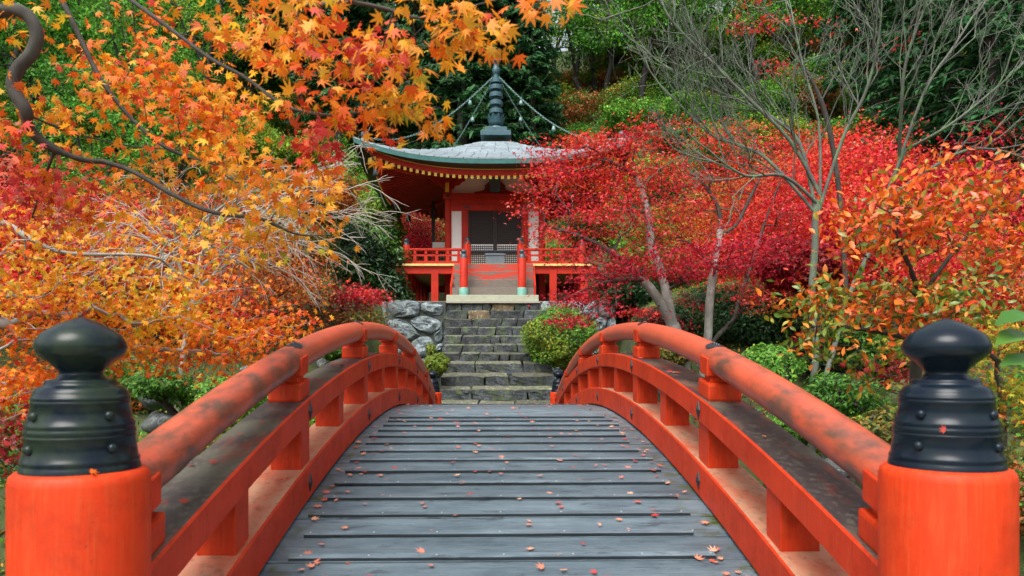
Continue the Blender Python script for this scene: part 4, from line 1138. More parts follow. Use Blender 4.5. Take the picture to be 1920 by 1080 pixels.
BIG = [pxblob(*a) for a in (
    (640, 60, 2.2, 130, 70, .3, 17, 8, .05, 'gold'), (620, 110, 2.3, 120, 55, .25, 9, 8, .05, 'orange'), (830, 40, 2.1, 115, 48, .25, 18, 8, .05, 'yellow'), (900, 70, 2.1, 45, 40, .2, 6, 6, .04, 'gold'),
    (520, 120, 2.45, 80, 65, .3, 9, 8, .05, 'gold'), (700, 105, 2.2, 70, 50, .2, 8, 8, .045, 'pink'), (745, 150, 2.2, 75, 60, .25, 14, 8, .045, 'yellow'), (650, 215, 2.3, 110, 34, .2, 9, 7, .045, 'orange'),
    (785, 210, 2.2, 45, 32, .2, 6, 6, .04, 'gold'), (590, 270, 2.35, 75, 35, .2, 8, 8, .045, 'pink'), (610, 310, 2.35, 50, 22, .15, 4, 6, .04, 'orange'), (715, 300, 2.2, 36, 14, .1, 3, 2, .03, 'gold'),
    (1000, 5, 2.05, 75, 14, .15, 6, 5, .04, 'gold'), (400, 40, 2.6, 75, 42, .3, 7, 7, .05, 'gold'), (470, 55, 2.5, 60, 45, .25, 7, 7, .05, 'gold'), (560, 30, 2.3, 60, 35, .2, 5, 7, .05, 'orange'))]
MIDB = [pxblob(*a) for a in (
    (60, 335, 3.2, 105, 80, .4, 32, 9, .07, 'pink'), (60, 290, 3.1, 90, 50, .3, 13, 9, .07, 'orange'), (230, 150, 3.4, 150, 60, .4, 22, 9, .07, 'orange'), (370, 215, 3.3, 105, 85, .4, 44, 9, .07, 'orange'), (440, 190, 3.2, 70, 50, .3, 14, 9, .06, 'gold'),
    (440, 310, 3.2, 90, 60, .35, 26, 9, .07, 'gold'), (110, 55, 3.2, 130, 50, .4, 13, 8, .07, 'gold'), (540, 375, 3.1, 110, 55, .3, 22, 8, .06, 'gold'), (300, 335, 3.5, 120, 45, .3, 20, 8, .07, 'gold'), (480, 450, 3.3, 130, 40, .3, 17, 7, .06, 'yellow'),
    (30, 180, 3.1, 50, 55, .3, 7, 7, .06, 'gold'), (200, 230, 3.4, 110, 50, .3, 14, 8, .07, 'gold'), (150, 400, 3.5, 140, 40, .3, 17, 8, .07, 'gold'), (620, 420, 3.1, 45, 30, .2, 4, 4, .05, 'gold'), (270, 40, 3.4, 90, 50, .3, 12, 8, .07, 'orange'), (590, 355, 3.0, 60, 40, .2, 9, 6, .05, 'gold'))]
P1, C1, O1 = crown_arrays(sk, BIG, g, .1, .08, .5, .04)
P2, C2, O2 = crown_arrays(sk, MIDB, g, .12, .08, .5, .04)
maple = thing('maple_tree', 'orange and red maple whose boughs hang over the bridge from the upper left', 'tree', (-3.6, 2.3, .5))
pls = sk.polys(.0014, .05); S0 = at(33, 130, 3.0)
pls = [(p_, r_ if np.linalg.norm(p_ - S0, axis=1).min() < .05 or p_[0][0] < -2.9 and len(p_) < 5 else r_ * .6) for p_, r_ in pls]
put('trunk', tubes_mesh('trunk', [q_ for q_ in pls if max(q_[1]) > .012], nsides), M['bark_dark'], maple)
put('twigs', tubes_mesh('twigs', [q_ for q_ in pls if max(q_[1]) <= .012], nsides), M['bark_dark'], maple)
# the largest leaves are pieces of their own
px1 = 960 + P1[:, 0] * F / P1[:, 1]; py1 = HY - (P1[:, 2] - EYE) * F / P1[:, 1]
vis = (px1 > -10) & (px1 < 1930) & (py1 > -20) & (py1 < 1080)
order = np.argsort(np.where(vis, P1[:, 1], 99))[:300]
Td, Nd = hang_dirs(len(P1), g, O1, .35, .8, .75); Nd = Nd + np.array((0, -.35, 0))
sizes = .035 * g.uniform(.6, 1.3, len(P1))
lm_mats = {'y': random_leaf_mat('golden_maple_leaf', [(0, (.82, .42, .025)), (.45, (.82, .30, .02)), (.75, (.60, .42, .03)), (1, (.80, .24, .015))]),
           'o': random_leaf_mat('orange_maple_leaf', [(0, (.80, .24, .015)), (.5, (.80, .17, .014)), (1, (.76, .11, .014))]),
           'r': random_leaf_mat('red_maple_leaf', [(0, (.70, .08, .014)), (.5, (.62, .045, .02)), (1, (.62, .10, .06))])}
lm = {}
for k, mt in lm_mats.items():
    for v in range(4):
        c_ = np.array([[.5, .2, .02]]); me = leaf_mesh('leaf', np.zeros((1, 3)), 1.0, c_, LM7, np.array([[1., 0, 0]]), np.array([[0, 0, 1.]]), (.12, .3, .45, -.1)[v], np.random.default_rng(v + 3))
        me.materials.append(mt); lm[k, v] = me
for i in order:
    n_ = unit(Nd[i]); t_ = unit(Td[i] - n_ * Td[i].dot(n_)); b_ = np.cross(n_, t_)
    r_, g_, _ = C1[i]; k = 'y' if g_ > r_ * .36 else 'o' if g_ > r_ * .17 else 'r'
    o = link(bpy.data.objects.new('leaf', lm[k, int(g.integers(4))])); o.parent = maple
    sz = sizes[i]; Mx = Matrix(((t_[0], b_[0], n_[0], 0), (t_[1], b_[1], n_[1], 0), (t_[2], b_[2], n_[2], 0), (0, 0, 0, 1))) @ Matrix.Scale(sz, 4)
    Mx.translation = Vector(P1[i]) - maple.location; o.matrix_basis = Mx
mask = np.ones(len(P1), bool); mask[order] = False
Td2, Nd2 = hang_dirs(len(P2), g, O2, .35, .8, .7); Nd2 = Nd2 + np.array((0, -.3, 0))
PP = np.concatenate([P1[mask], P2]); CC = np.concatenate([C1[mask], C2]); TT = np.concatenate([Td[mask], Td2]); NN = np.concatenate([Nd[mask], Nd2]); SS = np.concatenate([sizes[mask], .034 * g.uniform(.7, 1.25, len(P2))])
tag(put('crown', leaf_mesh('crown', PP, SS, CC, LM7, TT, NN, .2, g), M['leaf'], maple), kind='stuff')

# ------------------------------------------------------------------ second maple, lower left
b0 = np.array((-6.2, 5.2, gz(-6.2, 5.2) - .1))
make_tree('maple_tree', 'golden orange maple filling the bank behind the left bridge railing', 'tree', tuple(b0),
    [([b0, b0 + (.2, .1, 1.0), b0 + (.5, .2, 2.0), at(-120, 390, 5)], None), ([at(-120, 390, 5), at(0, 415, 5), at(60, 450, 5), at(130, 475, 5), at(280, 480, 5), at(330, 510, 5.2), at(420, 560, 5.6)], 1),
     ([b0 + (.3, .15, 1.2), at(-60, 640, 5.5), at(60, 640, 5.6), at(220, 650, 5.8), at(380, 660, 6)], 1), ([b0 + (.2, .1, .8), at(-80, 760, 5.3), at(40, 740, 5.3)], 1)],
    [pxblob(*a) for a in ((120, 440, 5, 150, 80, .5, 54, 11, .10, 'gold'), (330, 470, 5.2, 140, 80, .5, 38, 11, .10, 'yellow'), (90, 540, 5.4, 130, 60, .5, 54, 11, .11, 'yellow'), (100, 600, 5.6, 150, 70, .5, 86, 12, .11, 'orange'), (300, 605, 5.8, 160, 60, .5, 86, 12, .11, 'yellow'),
        (440, 635, 6, 110, 50, .5, 70, 12, .11, 'orange'), (60, 730, 5.4, 100, 60, .5, 74, 12, .11, 'orange'), (330, 680, 6, 110, 30, .4, 22, 11, .10, 'orange'), (200, 650, 5.6, 120, 45, .4, 54, 12, .10, 'gold'), (40, 830, 5, 75, 60, .4, 42, 11, .1, 'wine'), (540, 600, 6.4, 60, 40, .4, 26, 10, .1, 'orange'),
        (250, 545, 5.8, 150, 40, .5, 35, 10, .11, 'yellow'), (420, 545, 6.2, 110, 40, .4, 26, 10, .1, 'orange'), (400, 750, 6.2, 70, 20, .3, 5, 8, .09, 'gold'))],
    LM5, .038, 'bark_pale', 31, .075, .0018, .15, .1, .5, .45, .8, .6)

# ------------------------------------------------------------------ red maple right of the temple
b0 = base_at(1300, 12.2)
make_tree('maple_tree', 'spreading scarlet maple with pale forked trunks beside the temple', 'tree', tuple(b0),
    [([base_at(1288, 12.2), at(1280, 680, 12.2), at(1268, 630, 12.2), at(1250, 590, 12.1), at(1228, 552, 12), at(1200, 520, 12), at(1150, 475, 12), at(1080, 440, 12), at(1010, 420, 12)], None),
     ([at(1262, 612, 12.2), at(1252, 560, 12.3), at(1238, 505, 12.4), at(1222, 465, 12.5), at(1215, 400, 12.6), at(1195, 330, 12.7)], 1),
     ([base_at(1318, 12.5), at(1322, 690, 12.5), at(1328, 625, 12.5), at(1331, 560, 12.5), at(1340, 500, 12.6), at(1350, 432, 12.8), at(1345, 385, 12.9), at(1312, 335, 13)], None),
     ([at(1326, 655, 12.5), at(1350, 625, 12.6), at(1375, 600, 12.7), at(1388, 555, 12.8), at(1412, 490, 13), at(1440, 400, 13.3), at(1470, 320, 13.6)], 1),
     ([at(1350, 440, 12.8), at(1380, 422, 12.8), at(1402, 380, 13), at(1432, 320, 13.2)], 1), ([at(1210, 525, 12), at(1130, 530, 11.6), at(1060, 560, 11.5)], 1)],
    [pxblob(*a) for a in ((1050, 300, 12.5, 85, 45, .7, 49, 18, 0.176, 'red'), (1180, 320, 12.6, 130, 80, 1.0, 119, 20, 0.189, 'scarlet'), (1300, 330, 13, 130, 85, 1.0, 119, 20, 0.189, 'red'), (1420, 300, 13.6, 110, 80, 1, 99, 20, 0.189, 'scarlet'),
        (1100, 400, 12, 120, 55, .8, 89, 20, 0.176, 'red'), (1010, 375, 12, 45, 50, .6, 26, 14, 0.162, 'scarlet'), (1250, 420, 12.5, 130, 50, .8, 80, 18, 0.176, 'red'), (1300, 490, 11.7, 170, 40, .9, 119, 22, 0.176, 'crimson'), (1160, 500, 11.6, 90, 36, .7, 49, 20, 0.162, 'crimson'),
        (1440, 470, 12.2, 95, 38, .8, 65, 20, 0.176, 'crimson'), (1090, 562, 11.4, 85, 20, .5, 34, 18, 0.149, 'crimson'), (1065, 600, 11.2, 50, 13, .35, 18, 16, 0.121, 'crimson'), (1170, 590, 11.3, 60, 14, .4, 16, 14, 0.135, 'red'), (1480, 390, 13, 80, 70, .9, 60, 18, 0.189, 'red'),
        (1120, 262, 12.6, 55, 20, .4, 14, 12, 0.135, 'scarlet'), (1230, 420, 12.8, 120, 40, .6, 33, 16, 0.176, 'orange'), (1120, 350, 12.9, 90, 40, .5, 20, 16, 0.176, 'orange'), (1215, 215, 12.6, 30, 8, .2, 4, 10, 0.095, 'scarlet'), (1240, 240, 12.8, 60, 20, .4, 12, 12, 0.135, 'red'), (1400, 560, 12.2, 70, 25, .5, 22, 16, 0.149, 'scarlet'), (1065, 470, 11.7, 60, 50, .5, 29, 18, 0.162, 'red'), (1010, 440, 11.8, 40, 30, .4, 10, 14, 0.135, 'scarlet'), (1110, 530, 11.5, 60, 25, .5, 20, 18, 0.149, 'crimson'), (1110, 275, 12.4, 60, 26, .4, 30, 18, .15, 'scarlet'), (1190, 262, 12.4, 60, 28, .4, 30, 18, .15, 'red'), (1060, 330, 12.2, 70, 40, .5, 34, 18, .15, 'red'), (970, 395, 12, 30, 22, .3, 7, 10, 0.121, 'scarlet'), (1350, 250, 13.4, 80, 30, .5, 30, 16, 0.176, 'scarlet'), (1450, 570, 12.4, 50, 30, .5, 14, 14, 0.149, 'rustor'))],
    LM3, .046, 'bark_pale', 41, .12, .003, .22, .1, .18, .75, .65, .35, shell=.5, split=.05, bark2='bark_dark')

b0 = base_at(1590, 11.5)
make_tree('maple_tree', 'slender maple with a few red sprays among the bare branches', 'tree', tuple(b0), [([b0, at(1585, 520, 11.5), at(1570, 330, 11.5), at(1540, 190, 11.4), at(1480, 90, 11.3), at(1400, 30, 11.2)], None), ([at(1540, 190, 11.4), at(1600, 90, 11.4), at(1680, 60, 11.4)], 1)],
    [pxblob(*a) for a in ((1395, 45, 11.2, 40, 14, .3, 7, 14, .1, 'scarlet'), (1450, 40, 11.2, 45, 14, .3, 7, 14, .1, 'scarlet'), (1400, 10, 11.2, 40, 10, .3, 5, 12, .1, 'red'), (1440, 130, 11.3, 40, 12, .3, 7, 14, .1, 'red'), (1560, 60, 11.4, 60, 30, .3, 6, 8, .1, 'scarlet'), (1680, 90, 11.4, 60, 40, .3, 5, 7, .1, 'crimson'))],
    LM3, .046, 'bark_dark', 45, .04, .003, .22, .1, .35, .6, .7, .4)

# ------------------------------------------------------------------ orange azalea and what grows behind the right finial
b0 = base_at(1700, 4.6)
make_tree('azalea_bush', 'tall azalea bush with orange and green leaves above the right railing', 'bush', tuple(b0),
    [([b0, at(1715, 760, 4.5), at(1728, 640, 4.3), at(1724, 560, 4.2), at(1705, 500, 4.1), at(1680, 440, 4.0), at(1690, 380, 4.0)], None), ([at(1724, 560, 4.2), at(1650, 500, 4.1), at(1600, 470, 4.0), at(1560, 478, 4.0)], 1),
     ([at(1728, 640, 4.3), at(1640, 620, 4.1), at(1540, 610, 4.0)], 1), ([at(1724, 560, 4.2), at(1790, 470, 4.1), at(1850, 400, 4.2)], 1)],
    [pxblob(*a) for a in ((1700, 375, 4, 110, 65, .4, 29, 17, .09, 'azalea'), (1800, 420, 4, 110, 75, .4, 34, 17, .09, 'azalea'), (1640, 450, 4, 85, 50, .35, 20, 16, .085, 'azalea'), (1860, 350, 4.2, 80, 45, .35, 17, 16, .09, 'azalea'), (1560, 590, 4, 75, 50, .35, 20, 17, .085, 'azgreen'),
        (1680, 590, 4, 110, 42, .35, 26, 17, .085, 'azalea'), (1800, 560, 4, 100, 45, .35, 26, 17, .085, 'azgreen'), (1515, 645, 4, 42, 34, .25, 8, 14, .07, 'azgreen'), (1630, 710, 4.2, 45, 55, .25, 10, 14, .08, 'azgreen'), (1880, 480, 4.1, 60, 60, .3, 14, 16, .08, 'azalea'), (1545, 560, 4, 60, 25, .25, 7, 14, .07, 'azalea'), (1640, 540, 4.1, 70, 25, .25, 8, 14, .08, 'azgreen'), (1760, 300, 4.1, 70, 20, .25, 6, 12, .07, 'azalea'))],
    LEL, .052, 'bark_dark', 51, .035, .0018, .12, .1, .6, .35, .9, -.25, mat='gloss_leaf')
b0 = base_at(1880, 5.4)
make_tree('maple_sapling', 'fine leaved yellow green maple behind the right bridge post', 'tree', tuple(b0),
    [([b0, at(1880, 800, 5.3), at(1870, 700, 5.3), at(1880, 620, 5.3)], None)],
    [pxblob(*a) for a in ((1870, 640, 5.3, 70, 50, .4, 34, 13, .10, 'ylgreen'), (1890, 740, 5.2, 60, 60, .4, 30, 13, .10, 'ylgreen'), (1700, 640, 5.6, 55, 30, .3, 16, 12, .09, 'ylgreen'), (1690, 690, 5.8, 55, 35, .3, 18, 12, .1, 'wine'), (1895, 850, 5.0, 40, 50, .3, 14, 12, .09, 'olive'))],
    LM5, .040, 'bark_dark', 52, .03, .0018, .15, .1, .45, .5, .8, .6)
g = np.random.default_rng(53)
b0 = base_at(1960, 2.75); lf = thing('broad_leaved_plant', 'plant with long smooth green leaves reaching in at the right edge', 'plant', tuple(b0))
st = [b0, at(1965, 800, 2.75), at(1950, 680, 2.75), at(1935, 600, 2.75)]; put('stem', tubes_mesh('stem', [(np.array(st), np.array((.008, .007, .006, .003)))], lambda r: 6), M['bark_dark'], lf)
for (px, py, qx, qy) in ((1955, 600, 1872, 590), (1945, 622, 1868, 640), (1950, 690, 1885, 664)):
    a = at(px, py, 2.75); c = at(qx, qy, 2.65); d = c - a; L = np.linalg.norm(d)
    V, Fc = LEL; me = leaf_mesh('leaf', ((a + c) / 2)[None], L, pal_cols('green', 1, g) * .8, LEL, d[None], np.array([[.1, -.45, .9]]), .1, g); put('leaf', me, M['gloss_leaf'], lf)

# ------------------------------------------------------------------ bare trees
def fork(sk, i, d, L, depth, g, up=.12, spread=.55, ratio=.72, kids=(2, 3), segs=4, wig=.16, flat=1.0):
    p = sk.p[i]; step_ = L / segs; last = i
    for k in range(segs):
        d = unit(d + g.normal(0, wig, 3) * np.array((1, flat, 1)) + np.array((0, 0, up * .5))); last = sk.node(sk.p[last] + d * step_, last)
        if depth > 0 and k >= 1 and g.random() < .42:
            fork(sk, last, unit(d + g.normal(0, spread, 3) * np.array((1, flat, 1)) + np.array((0, 0, up))), L * ratio * g.uniform(.6, 1), depth - 1, g, up, spread, ratio, kids, segs, wig, flat)
    if depth > 0:
        for _ in range(int(g.integers(kids[0], kids[1] + 1))):
            fork(sk, last, unit(d + g.normal(0, spread, 3) * np.array((1, flat, 1)) + np.array((0, 0, up))), L * ratio * g.uniform(.7, 1.1), depth - 1, g, up, spread, ratio, kids, segs, wig, flat)

g = np.random.default_rng(61); sk = Skel(g); D9 = 8.6
t1 = sk.path([base_at(1522, D9), at(1524, 740, D9), at(1530, 660, D9), at(1522, 560, D9), at(1528, 470, D9), at(1530, 400, D9), at(1545, 335, D9)])
t2 = sk.path([base_at(1545, D9), at(1545, 740, D9), at(1562, 660, D9 + .1), at(1590, 560, D9 + .2), at(1640, 450, D9 + .2), at(1668, 350, D9 + .2), at(1700, 280, D9 + .2)])
limbs = [(t1, [(1480, 262), (1400, 182), (1330, 112), (1262, 42), (1235, -5)], 0), (t1, [(1500, 270), (1440, 215), (1390, 190), (1300, 152), (1240, 120)], .5), (t1, [(1535, 230), (1505, 120), (1480, 0)], .3), (t1, [(1580, 260), (1620, 180), (1645, 90), (1655, -10)], -.4),
         (t2, [(1730, 180), (1790, 85), (1850, -10)], .3), (t2, [(1780, 235), (1850, 180), (1930, 110)], -.3), (t2, [(1790, 290), (1860, 280), (1930, 300)], .2), (t2, [(1690, 200), (1700, 110), (1740, 0)], -.5), (t1, [(1470, 330), (1400, 330), (1350, 300)], -.3), (t1, [(1440, 300), (1380, 270), (1330, 250), (1250, 170)], .6)]
for base_, L_, dd in limbs:
    base_ = base_ - int(g.integers(0, 7)); st_ = sk.n; sk.path([at(a, c, D9 + dd * (k + 1) / len(L_)) for k, (a, c) in enumerate(L_)], base_)
    for i in range(st_ + 2, sk.n, 1):
        d = unit(sk.p[i] - sk.p[sk.par[i]]); fork(sk, i, unit(d + g.normal(0, .5, 3) + np.array((0, 0, .25))), .58 * g.uniform(.6, 1.2), 3, g, .14, .45, .74, (1, 2), 4, .14, .8)
bt = thing('bare_tree', 'leafless tree with a fan of lichen green branches, upper right', 'tree', tuple(base_at(1535, D9)))
put('trunk', tubes_mesh('trunk', sk.polys(.0025, .041), nsides), M['bark_lichen'], bt)

# thicket of pale twigs on the left bank
g = np.random.default_rng(62); sk = Skel(g)
r0 = base_at(330, 10.5); t0_ = sk.path([r0, at(350, 620, 10.5), at(370, 540, 10.5), at(400, 470, 10.5)])
for tgt in ((240, 400), (300, 350), (480, 330), (600, 330), (690, 350), (640, 400), (560, 440), (700, 400), (640, 480), (560, 520), (450, 560), (230, 480), (170, 420), (520, 380), (420, 360), (640, 300), (300, 500), (150, 520)):
    i = sk.near(at(380, 520, 10.5) + g.normal(0, .3, 3), .1); c = at(tgt[0], tgt[1], 10.5 + g.uniform(-1, 1)); a = sk.p[i]; st_ = sk.n
    sk.path([a + (c - a) * .35 + (0, 0, .28), a + (c - a) * .7 + (0, 0, .25), c], i, 5, .02)
    for i in range(st_ + 3, sk.n, 1):
        d = unit(sk.p[i] - sk.p[sk.par[i]])
        fork(sk, i, unit(d + g.normal(0, .4, 3) + np.array((0, 0, -.15))), .55 * g.uniform(.5, 1.2), 1, g, -.12, .4, .7, (2, 4), 4, .12, 1)
tt = thing('bare_cherry_tree', 'leafless drooping cherry with pale tangled twigs on the far left bank', 'tree', tuple(r0))
put('trunk', tubes_mesh('trunk', sk.polys(.0034, .038), nsides), M['twig_pale'], tt)

# ------------------------------------------------------------------ shrubs and bushes that stand apart
def bush(name, label, px, D, py, rpx, rpy, n, pal, size, seed, tmpl=LQD, mat='leaf', rD=None, cat='bush', group=None, stems=5, pal2=None, w2=0.0, shell=.28, up=.5, cr=None):
    g = np.random.default_rng(seed); c = at(px, py, D); R = np.array((rpx * D / F, rD or rpx * D / F, rpy * D / F)); b = np.array((c[0], D, min(gz(c[0], D), c[2] - R[2] * .7)))
    root = thing(name, label, cat, tuple(b), group); sk = Skel(g); sk.path([b - (0, 0, .05), b + (0, 0, .06)])
    cl = sample_blob(c, R, max(12, n // 22), g, .3)
    for q_ in cl: sk.attach(q_, .2, .1, .1)
    put('stems', tubes_mesh('stems', sk.polys(.003, .04), nsides), M['bark_dark'], root)
    d = unit(g.normal(size=(n, 3))); lump = 1 + .13 * np.sin(d[:, 0] * 5 + seed) * np.sin(d[:, 2] * 6 + seed * 2) + .08 * np.sin(d[:, 1] * 11 + d[:, 0] * 9)
    r = g.uniform(0, 1, n) ** shell; P = c + d * (r * lump)[:, None] * R
    C = pal_cols(pal, n, g)
    if pal2: k = (np.sin(P[:, 0] * 3.1 + P[:, 2] * 4 + seed) + g.normal(0, .5, n)) < (w2 * 2 - 1); C[k] = pal_cols(pal2, int(k.sum()), g)
    Nd = unit(d * .8 + rand_dirs(n, g) * .7 + np.array((0, 0, up))); Td = rand_dirs(n, g)
    put('foliage', leaf_mesh('foliage', P, size * g.uniform(.7, 1.3, n), C, tmpl, Td, Nd, .1, g), M[mat], root)
    return root
bush('clipped_bush', 'large clipped green bush on the right side of the staircase', 1052, 16.4, 634, 72, 62, 13000, 'lime', .062, 71, pal2='bgreen', w2=.5, shell=.2)
bush('azalea_mound', 'small round yellow green bush at the left foot of the staircase', 818, 15.3, 683, 25, 21, 3000, 'lime', .05, 72)
bush('azalea_mound', 'tiny green tuft growing between the wall stones and the steps', 808, 16.4, 656, 10, 12, 500, 'lime', .05, 722)
bush('low_hedge', 'low clipped green hedge behind the right railing, under the scarlet maple', 1250, 12, 668, 48, 20, 4200, 'olive', .055, 73, pal2='green', w2=.4)
b0 = base_at(640, 16.5)
make_tree('dwarf_maple', 'low dome of dark red maple left of the stone wall', 'bush', tuple(b0), [([b0, b0 + (0, 0, .3), b0 + (.1, 0, .6)], None)],
    [pxblob(*a) for a in ((640, 560, 16.5, 80, 30, .9, 60, 22, .16, 'wine'), (680, 555, 16.3, 45, 18, .6, 26, 22, .14, 'red'), (630, 600, 16.3, 88, 26, .9, 60, 22, .16, 'rust'), (590, 590, 16.6, 50, 30, .8, 30, 20, .16, 'wine'), (690, 600, 16.2, 40, 24, .6, 24, 20, .14, 'olive'))],
    LM3, .060, 'bark_dark', 74, .05, .004, .2, .1, .35, .6, .7, .3)
bush('evergreen_shrub', 'dark glossy evergreen left of the temple veranda', 690, 21, 480, 75, 70, 9000, 'dark', .13, 75, LEL, 'gloss_leaf', pal2='green', w2=.2)
bush('evergreen_shrub', 'dark evergreen shrub low behind the red dwarf maple', 735, 20.4, 560, 40, 60, 4500, 'dark', .12, 752, LEL, 'gloss_leaf')
bush('yellowing_shrub', 'yellow green shrub under the left roof corner', 700, 24, 410, 60, 55, 7000, 'lime', .12, 76, pal2='bgreen', w2=.4)
bush('yellowing_shrub', 'olive and gold shrub behind the pale twigs', 520, 15, 455, 90, 55, 7500, 'olive', .085, 77, pal2='rustor', w2=.3)
bush('rusty_shrub', 'rust coloured shrub in the middle of the left bank', 590, 19, 370, 85, 50, 7500, 'rustor', .1, 78, pal2='olive', w2=.4)
bush('fern_clump', 'bright green leafy clump behind the right railing', 1440, 8.6, 690, 62, 46, 4200, 'bgreen', .055, 79, LEL)
bush('fern_clump', 'green leafy clump at the foot of the bare tree', 1580, 8.2, 740, 75, 42, 4200, 'green', .055, 80, LEL)
bush('fern_clump', 'green fern patch low behind the middle of the right railing', 1500, 7.4, 800, 70, 30, 3200, 'bgreen', .05, 81, LEL)
bush('moss_mound', 'yellow green moss mound beside the left railing', 420, 8.2, 830, 95, 42, 7000, 'lime', .03, 82)
bush('fern_clump', 'green ferns under the golden maple on the left bank', 420, 8.4, 745, 85, 36, 4500, 'bgreen', .05, 83, LEL)
bush('fern_clump', 'ferns at the left edge behind the left bridge post', 300, 8.0, 720, 60, 30, 2800, 'green', .05, 84, LEL)
bush('azalea_mound', 'round grey green azalea behind the far end of the left handrail', 640, 12.5, 655, 44, 22, 3500, 'green', .06, 85)
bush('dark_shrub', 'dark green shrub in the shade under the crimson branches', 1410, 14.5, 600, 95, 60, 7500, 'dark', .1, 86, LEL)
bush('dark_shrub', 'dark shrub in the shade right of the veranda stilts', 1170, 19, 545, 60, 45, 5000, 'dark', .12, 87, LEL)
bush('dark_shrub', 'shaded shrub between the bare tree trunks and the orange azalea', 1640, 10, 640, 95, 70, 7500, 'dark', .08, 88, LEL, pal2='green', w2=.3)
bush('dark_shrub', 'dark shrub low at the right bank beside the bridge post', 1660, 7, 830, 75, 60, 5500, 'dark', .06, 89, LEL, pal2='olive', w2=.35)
bush('wine_maple', 'wine red maple shrub under the azalea on the right', 1500, 13.5, 500, 80, 50, 8000, 'wine', .09, 90, LM3, pal2='crimson', w2=.4)

for px, D, py, rx, ry, sd, lab in ((1250, 15.5, 615, 75, 45, 901, 'dark shrub added as shade behind the trunks of the scarlet maple'), (1480, 15, 620, 80, 55, 902, 'dark shrub added as shade right of the scarlet maple trunks'), (1340, 17, 580, 85, 45, 903, 'dark evergreen mass added as shade behind the crimson branches'), (1560, 12, 660, 70, 50, 904, 'dark shrub added as shade behind the pale trunks of the bare tree')):
    bush('dark_shrub', lab, px, D, py, rx, ry, 6000, 'dark', .09, sd, LEL, pal2='wine', w2=.18)  # dark leaf masses added to carry the deep shade behind the trunks

# ------------------------------------------------------------------ boulders
def boulder(label, px, py, D, wpx, hpx, seed, sink=.3):
    g = random.Random(seed); c = at(px, py, D); bm = bmesh.new(); bmesh.ops.create_icosphere(bm, subdivisions=3, radius=1)
    rx, rz = wpx * D / F / 2, hpx * D / F / 2; ry = rx * g.uniform(.7, 1)
    cuts = [(Vector((g.gauss(0, 1), g.gauss(0, 1), g.gauss(0, .7))).normalized(), g.uniform(.55, .85)) for _ in range(9)]
    for v in bm.verts:
        p = v.co.copy()
        for n_, d_ in cuts:
            k = p.dot(n_) - d_
            if k > 0: p -= n_ * k * .85
        p *= 1 + .05 * nz(p, 6, seed)
        v.co = Vector((p.x * rx, p.y * ry, p.z * rz))
    me = bpy.data.meshes.new('boulder'); bm.to_mesh(me); bm.free(); me.polygons.foreach_set('use_smooth', [True] * len(me.polygons))
    o = put('boulder', me, M['boulder']); o.location = c; o.rotation_euler = (0, 0, g.uniform(0, 6)); tag(o, label, 'boulder')
for a in (('mossy grey boulder just behind the left bridge post', 305, 800, 8.0, 110, 60, 1), ('pale grey boulder above the mossy one on the left bank', 290, 745, 9.0, 90, 50, 2), ('flat dark boulder under the maple leaves left of the handrail', 500, 700, 10.5, 110, 40, 3),
          ('speckled grey boulder behind the top of the left handrail', 625, 682, 12.8, 75, 30, 4), ('tall boulder left of the staircase foot', 790, 690, 15.5, 40, 50, 5), ('long low boulder at the left water edge', 330, 880, 7.0, 130, 50, 6),
          ('grey boulder at the right water edge near the post', 1560, 880, 6.4, 90, 50, 7), ('small boulder under the ferns on the right bank', 1590, 800, 7.8, 60, 36, 8), ('dark boulder right of the stair, under the clipped bush', 1120, 690, 15.2, 60, 40, 9), ('rounded boulder beside the low hedge', 1330, 690, 11, 60, 36, 10)):
    boulder(*a)

# ------------------------------------------------------------------ undergrowth on the banks (nobody could count it)
g = np.random.default_rng(91); n = 120000
x = g.uniform(-14, 14, n); y = 3.0 + 27 * g.random(n) ** 1.25; keep = (hgt(x, y) > -.5) & (np.abs(x + .2) > 1.7) & ((np.abs(x + .4) > 2.3) | (y < 12)) & ~((np.abs(x - TX) < 3.4) & (y > 18.4) & (y < 28)) & ((np.abs(x + .4) > 3.6) | (y < 12.5))
x, y = x[keep], y[keep]; cl = wob(x * 1.7, y * 1.7) + g.normal(0, .25, len(x)); x, y, cl = x[cl > -.25], y[cl > -.25], cl[cl > -.25]
P = np.stack([x, y, hgt(x, y) + g.uniform(.0, .16, len(x)) ** 1.2], -1)
C = pal_cols('green', len(P), g); k = cl > .3; C[k] = pal_cols('lime', int(k.sum()), g); k = g.random(len(P)) < .22; C[k] = pal_cols('rustor', int(k.sum()), g); k = (g.random(len(P)) < .10) & (x > 0); C[k] = pal_cols('crimson', int(k.sum()), g); k = (g.random(len(P)) < .12) & (x < 0); C[k] = pal_cols('orange', int(k.sum()), g)
tag(put('undergrowth', leaf_mesh('undergrowth', P, .075 * g.uniform(.5, 1.5, len(P)), C, LEL, None, unit(rand_dirs(len(P), g) * .8 + np.array((0, -.1, .8))), .1, g), M['leaf']), 'low leafy ground cover and fallen leaves on both banks', 'ground cover', kind='stuff')

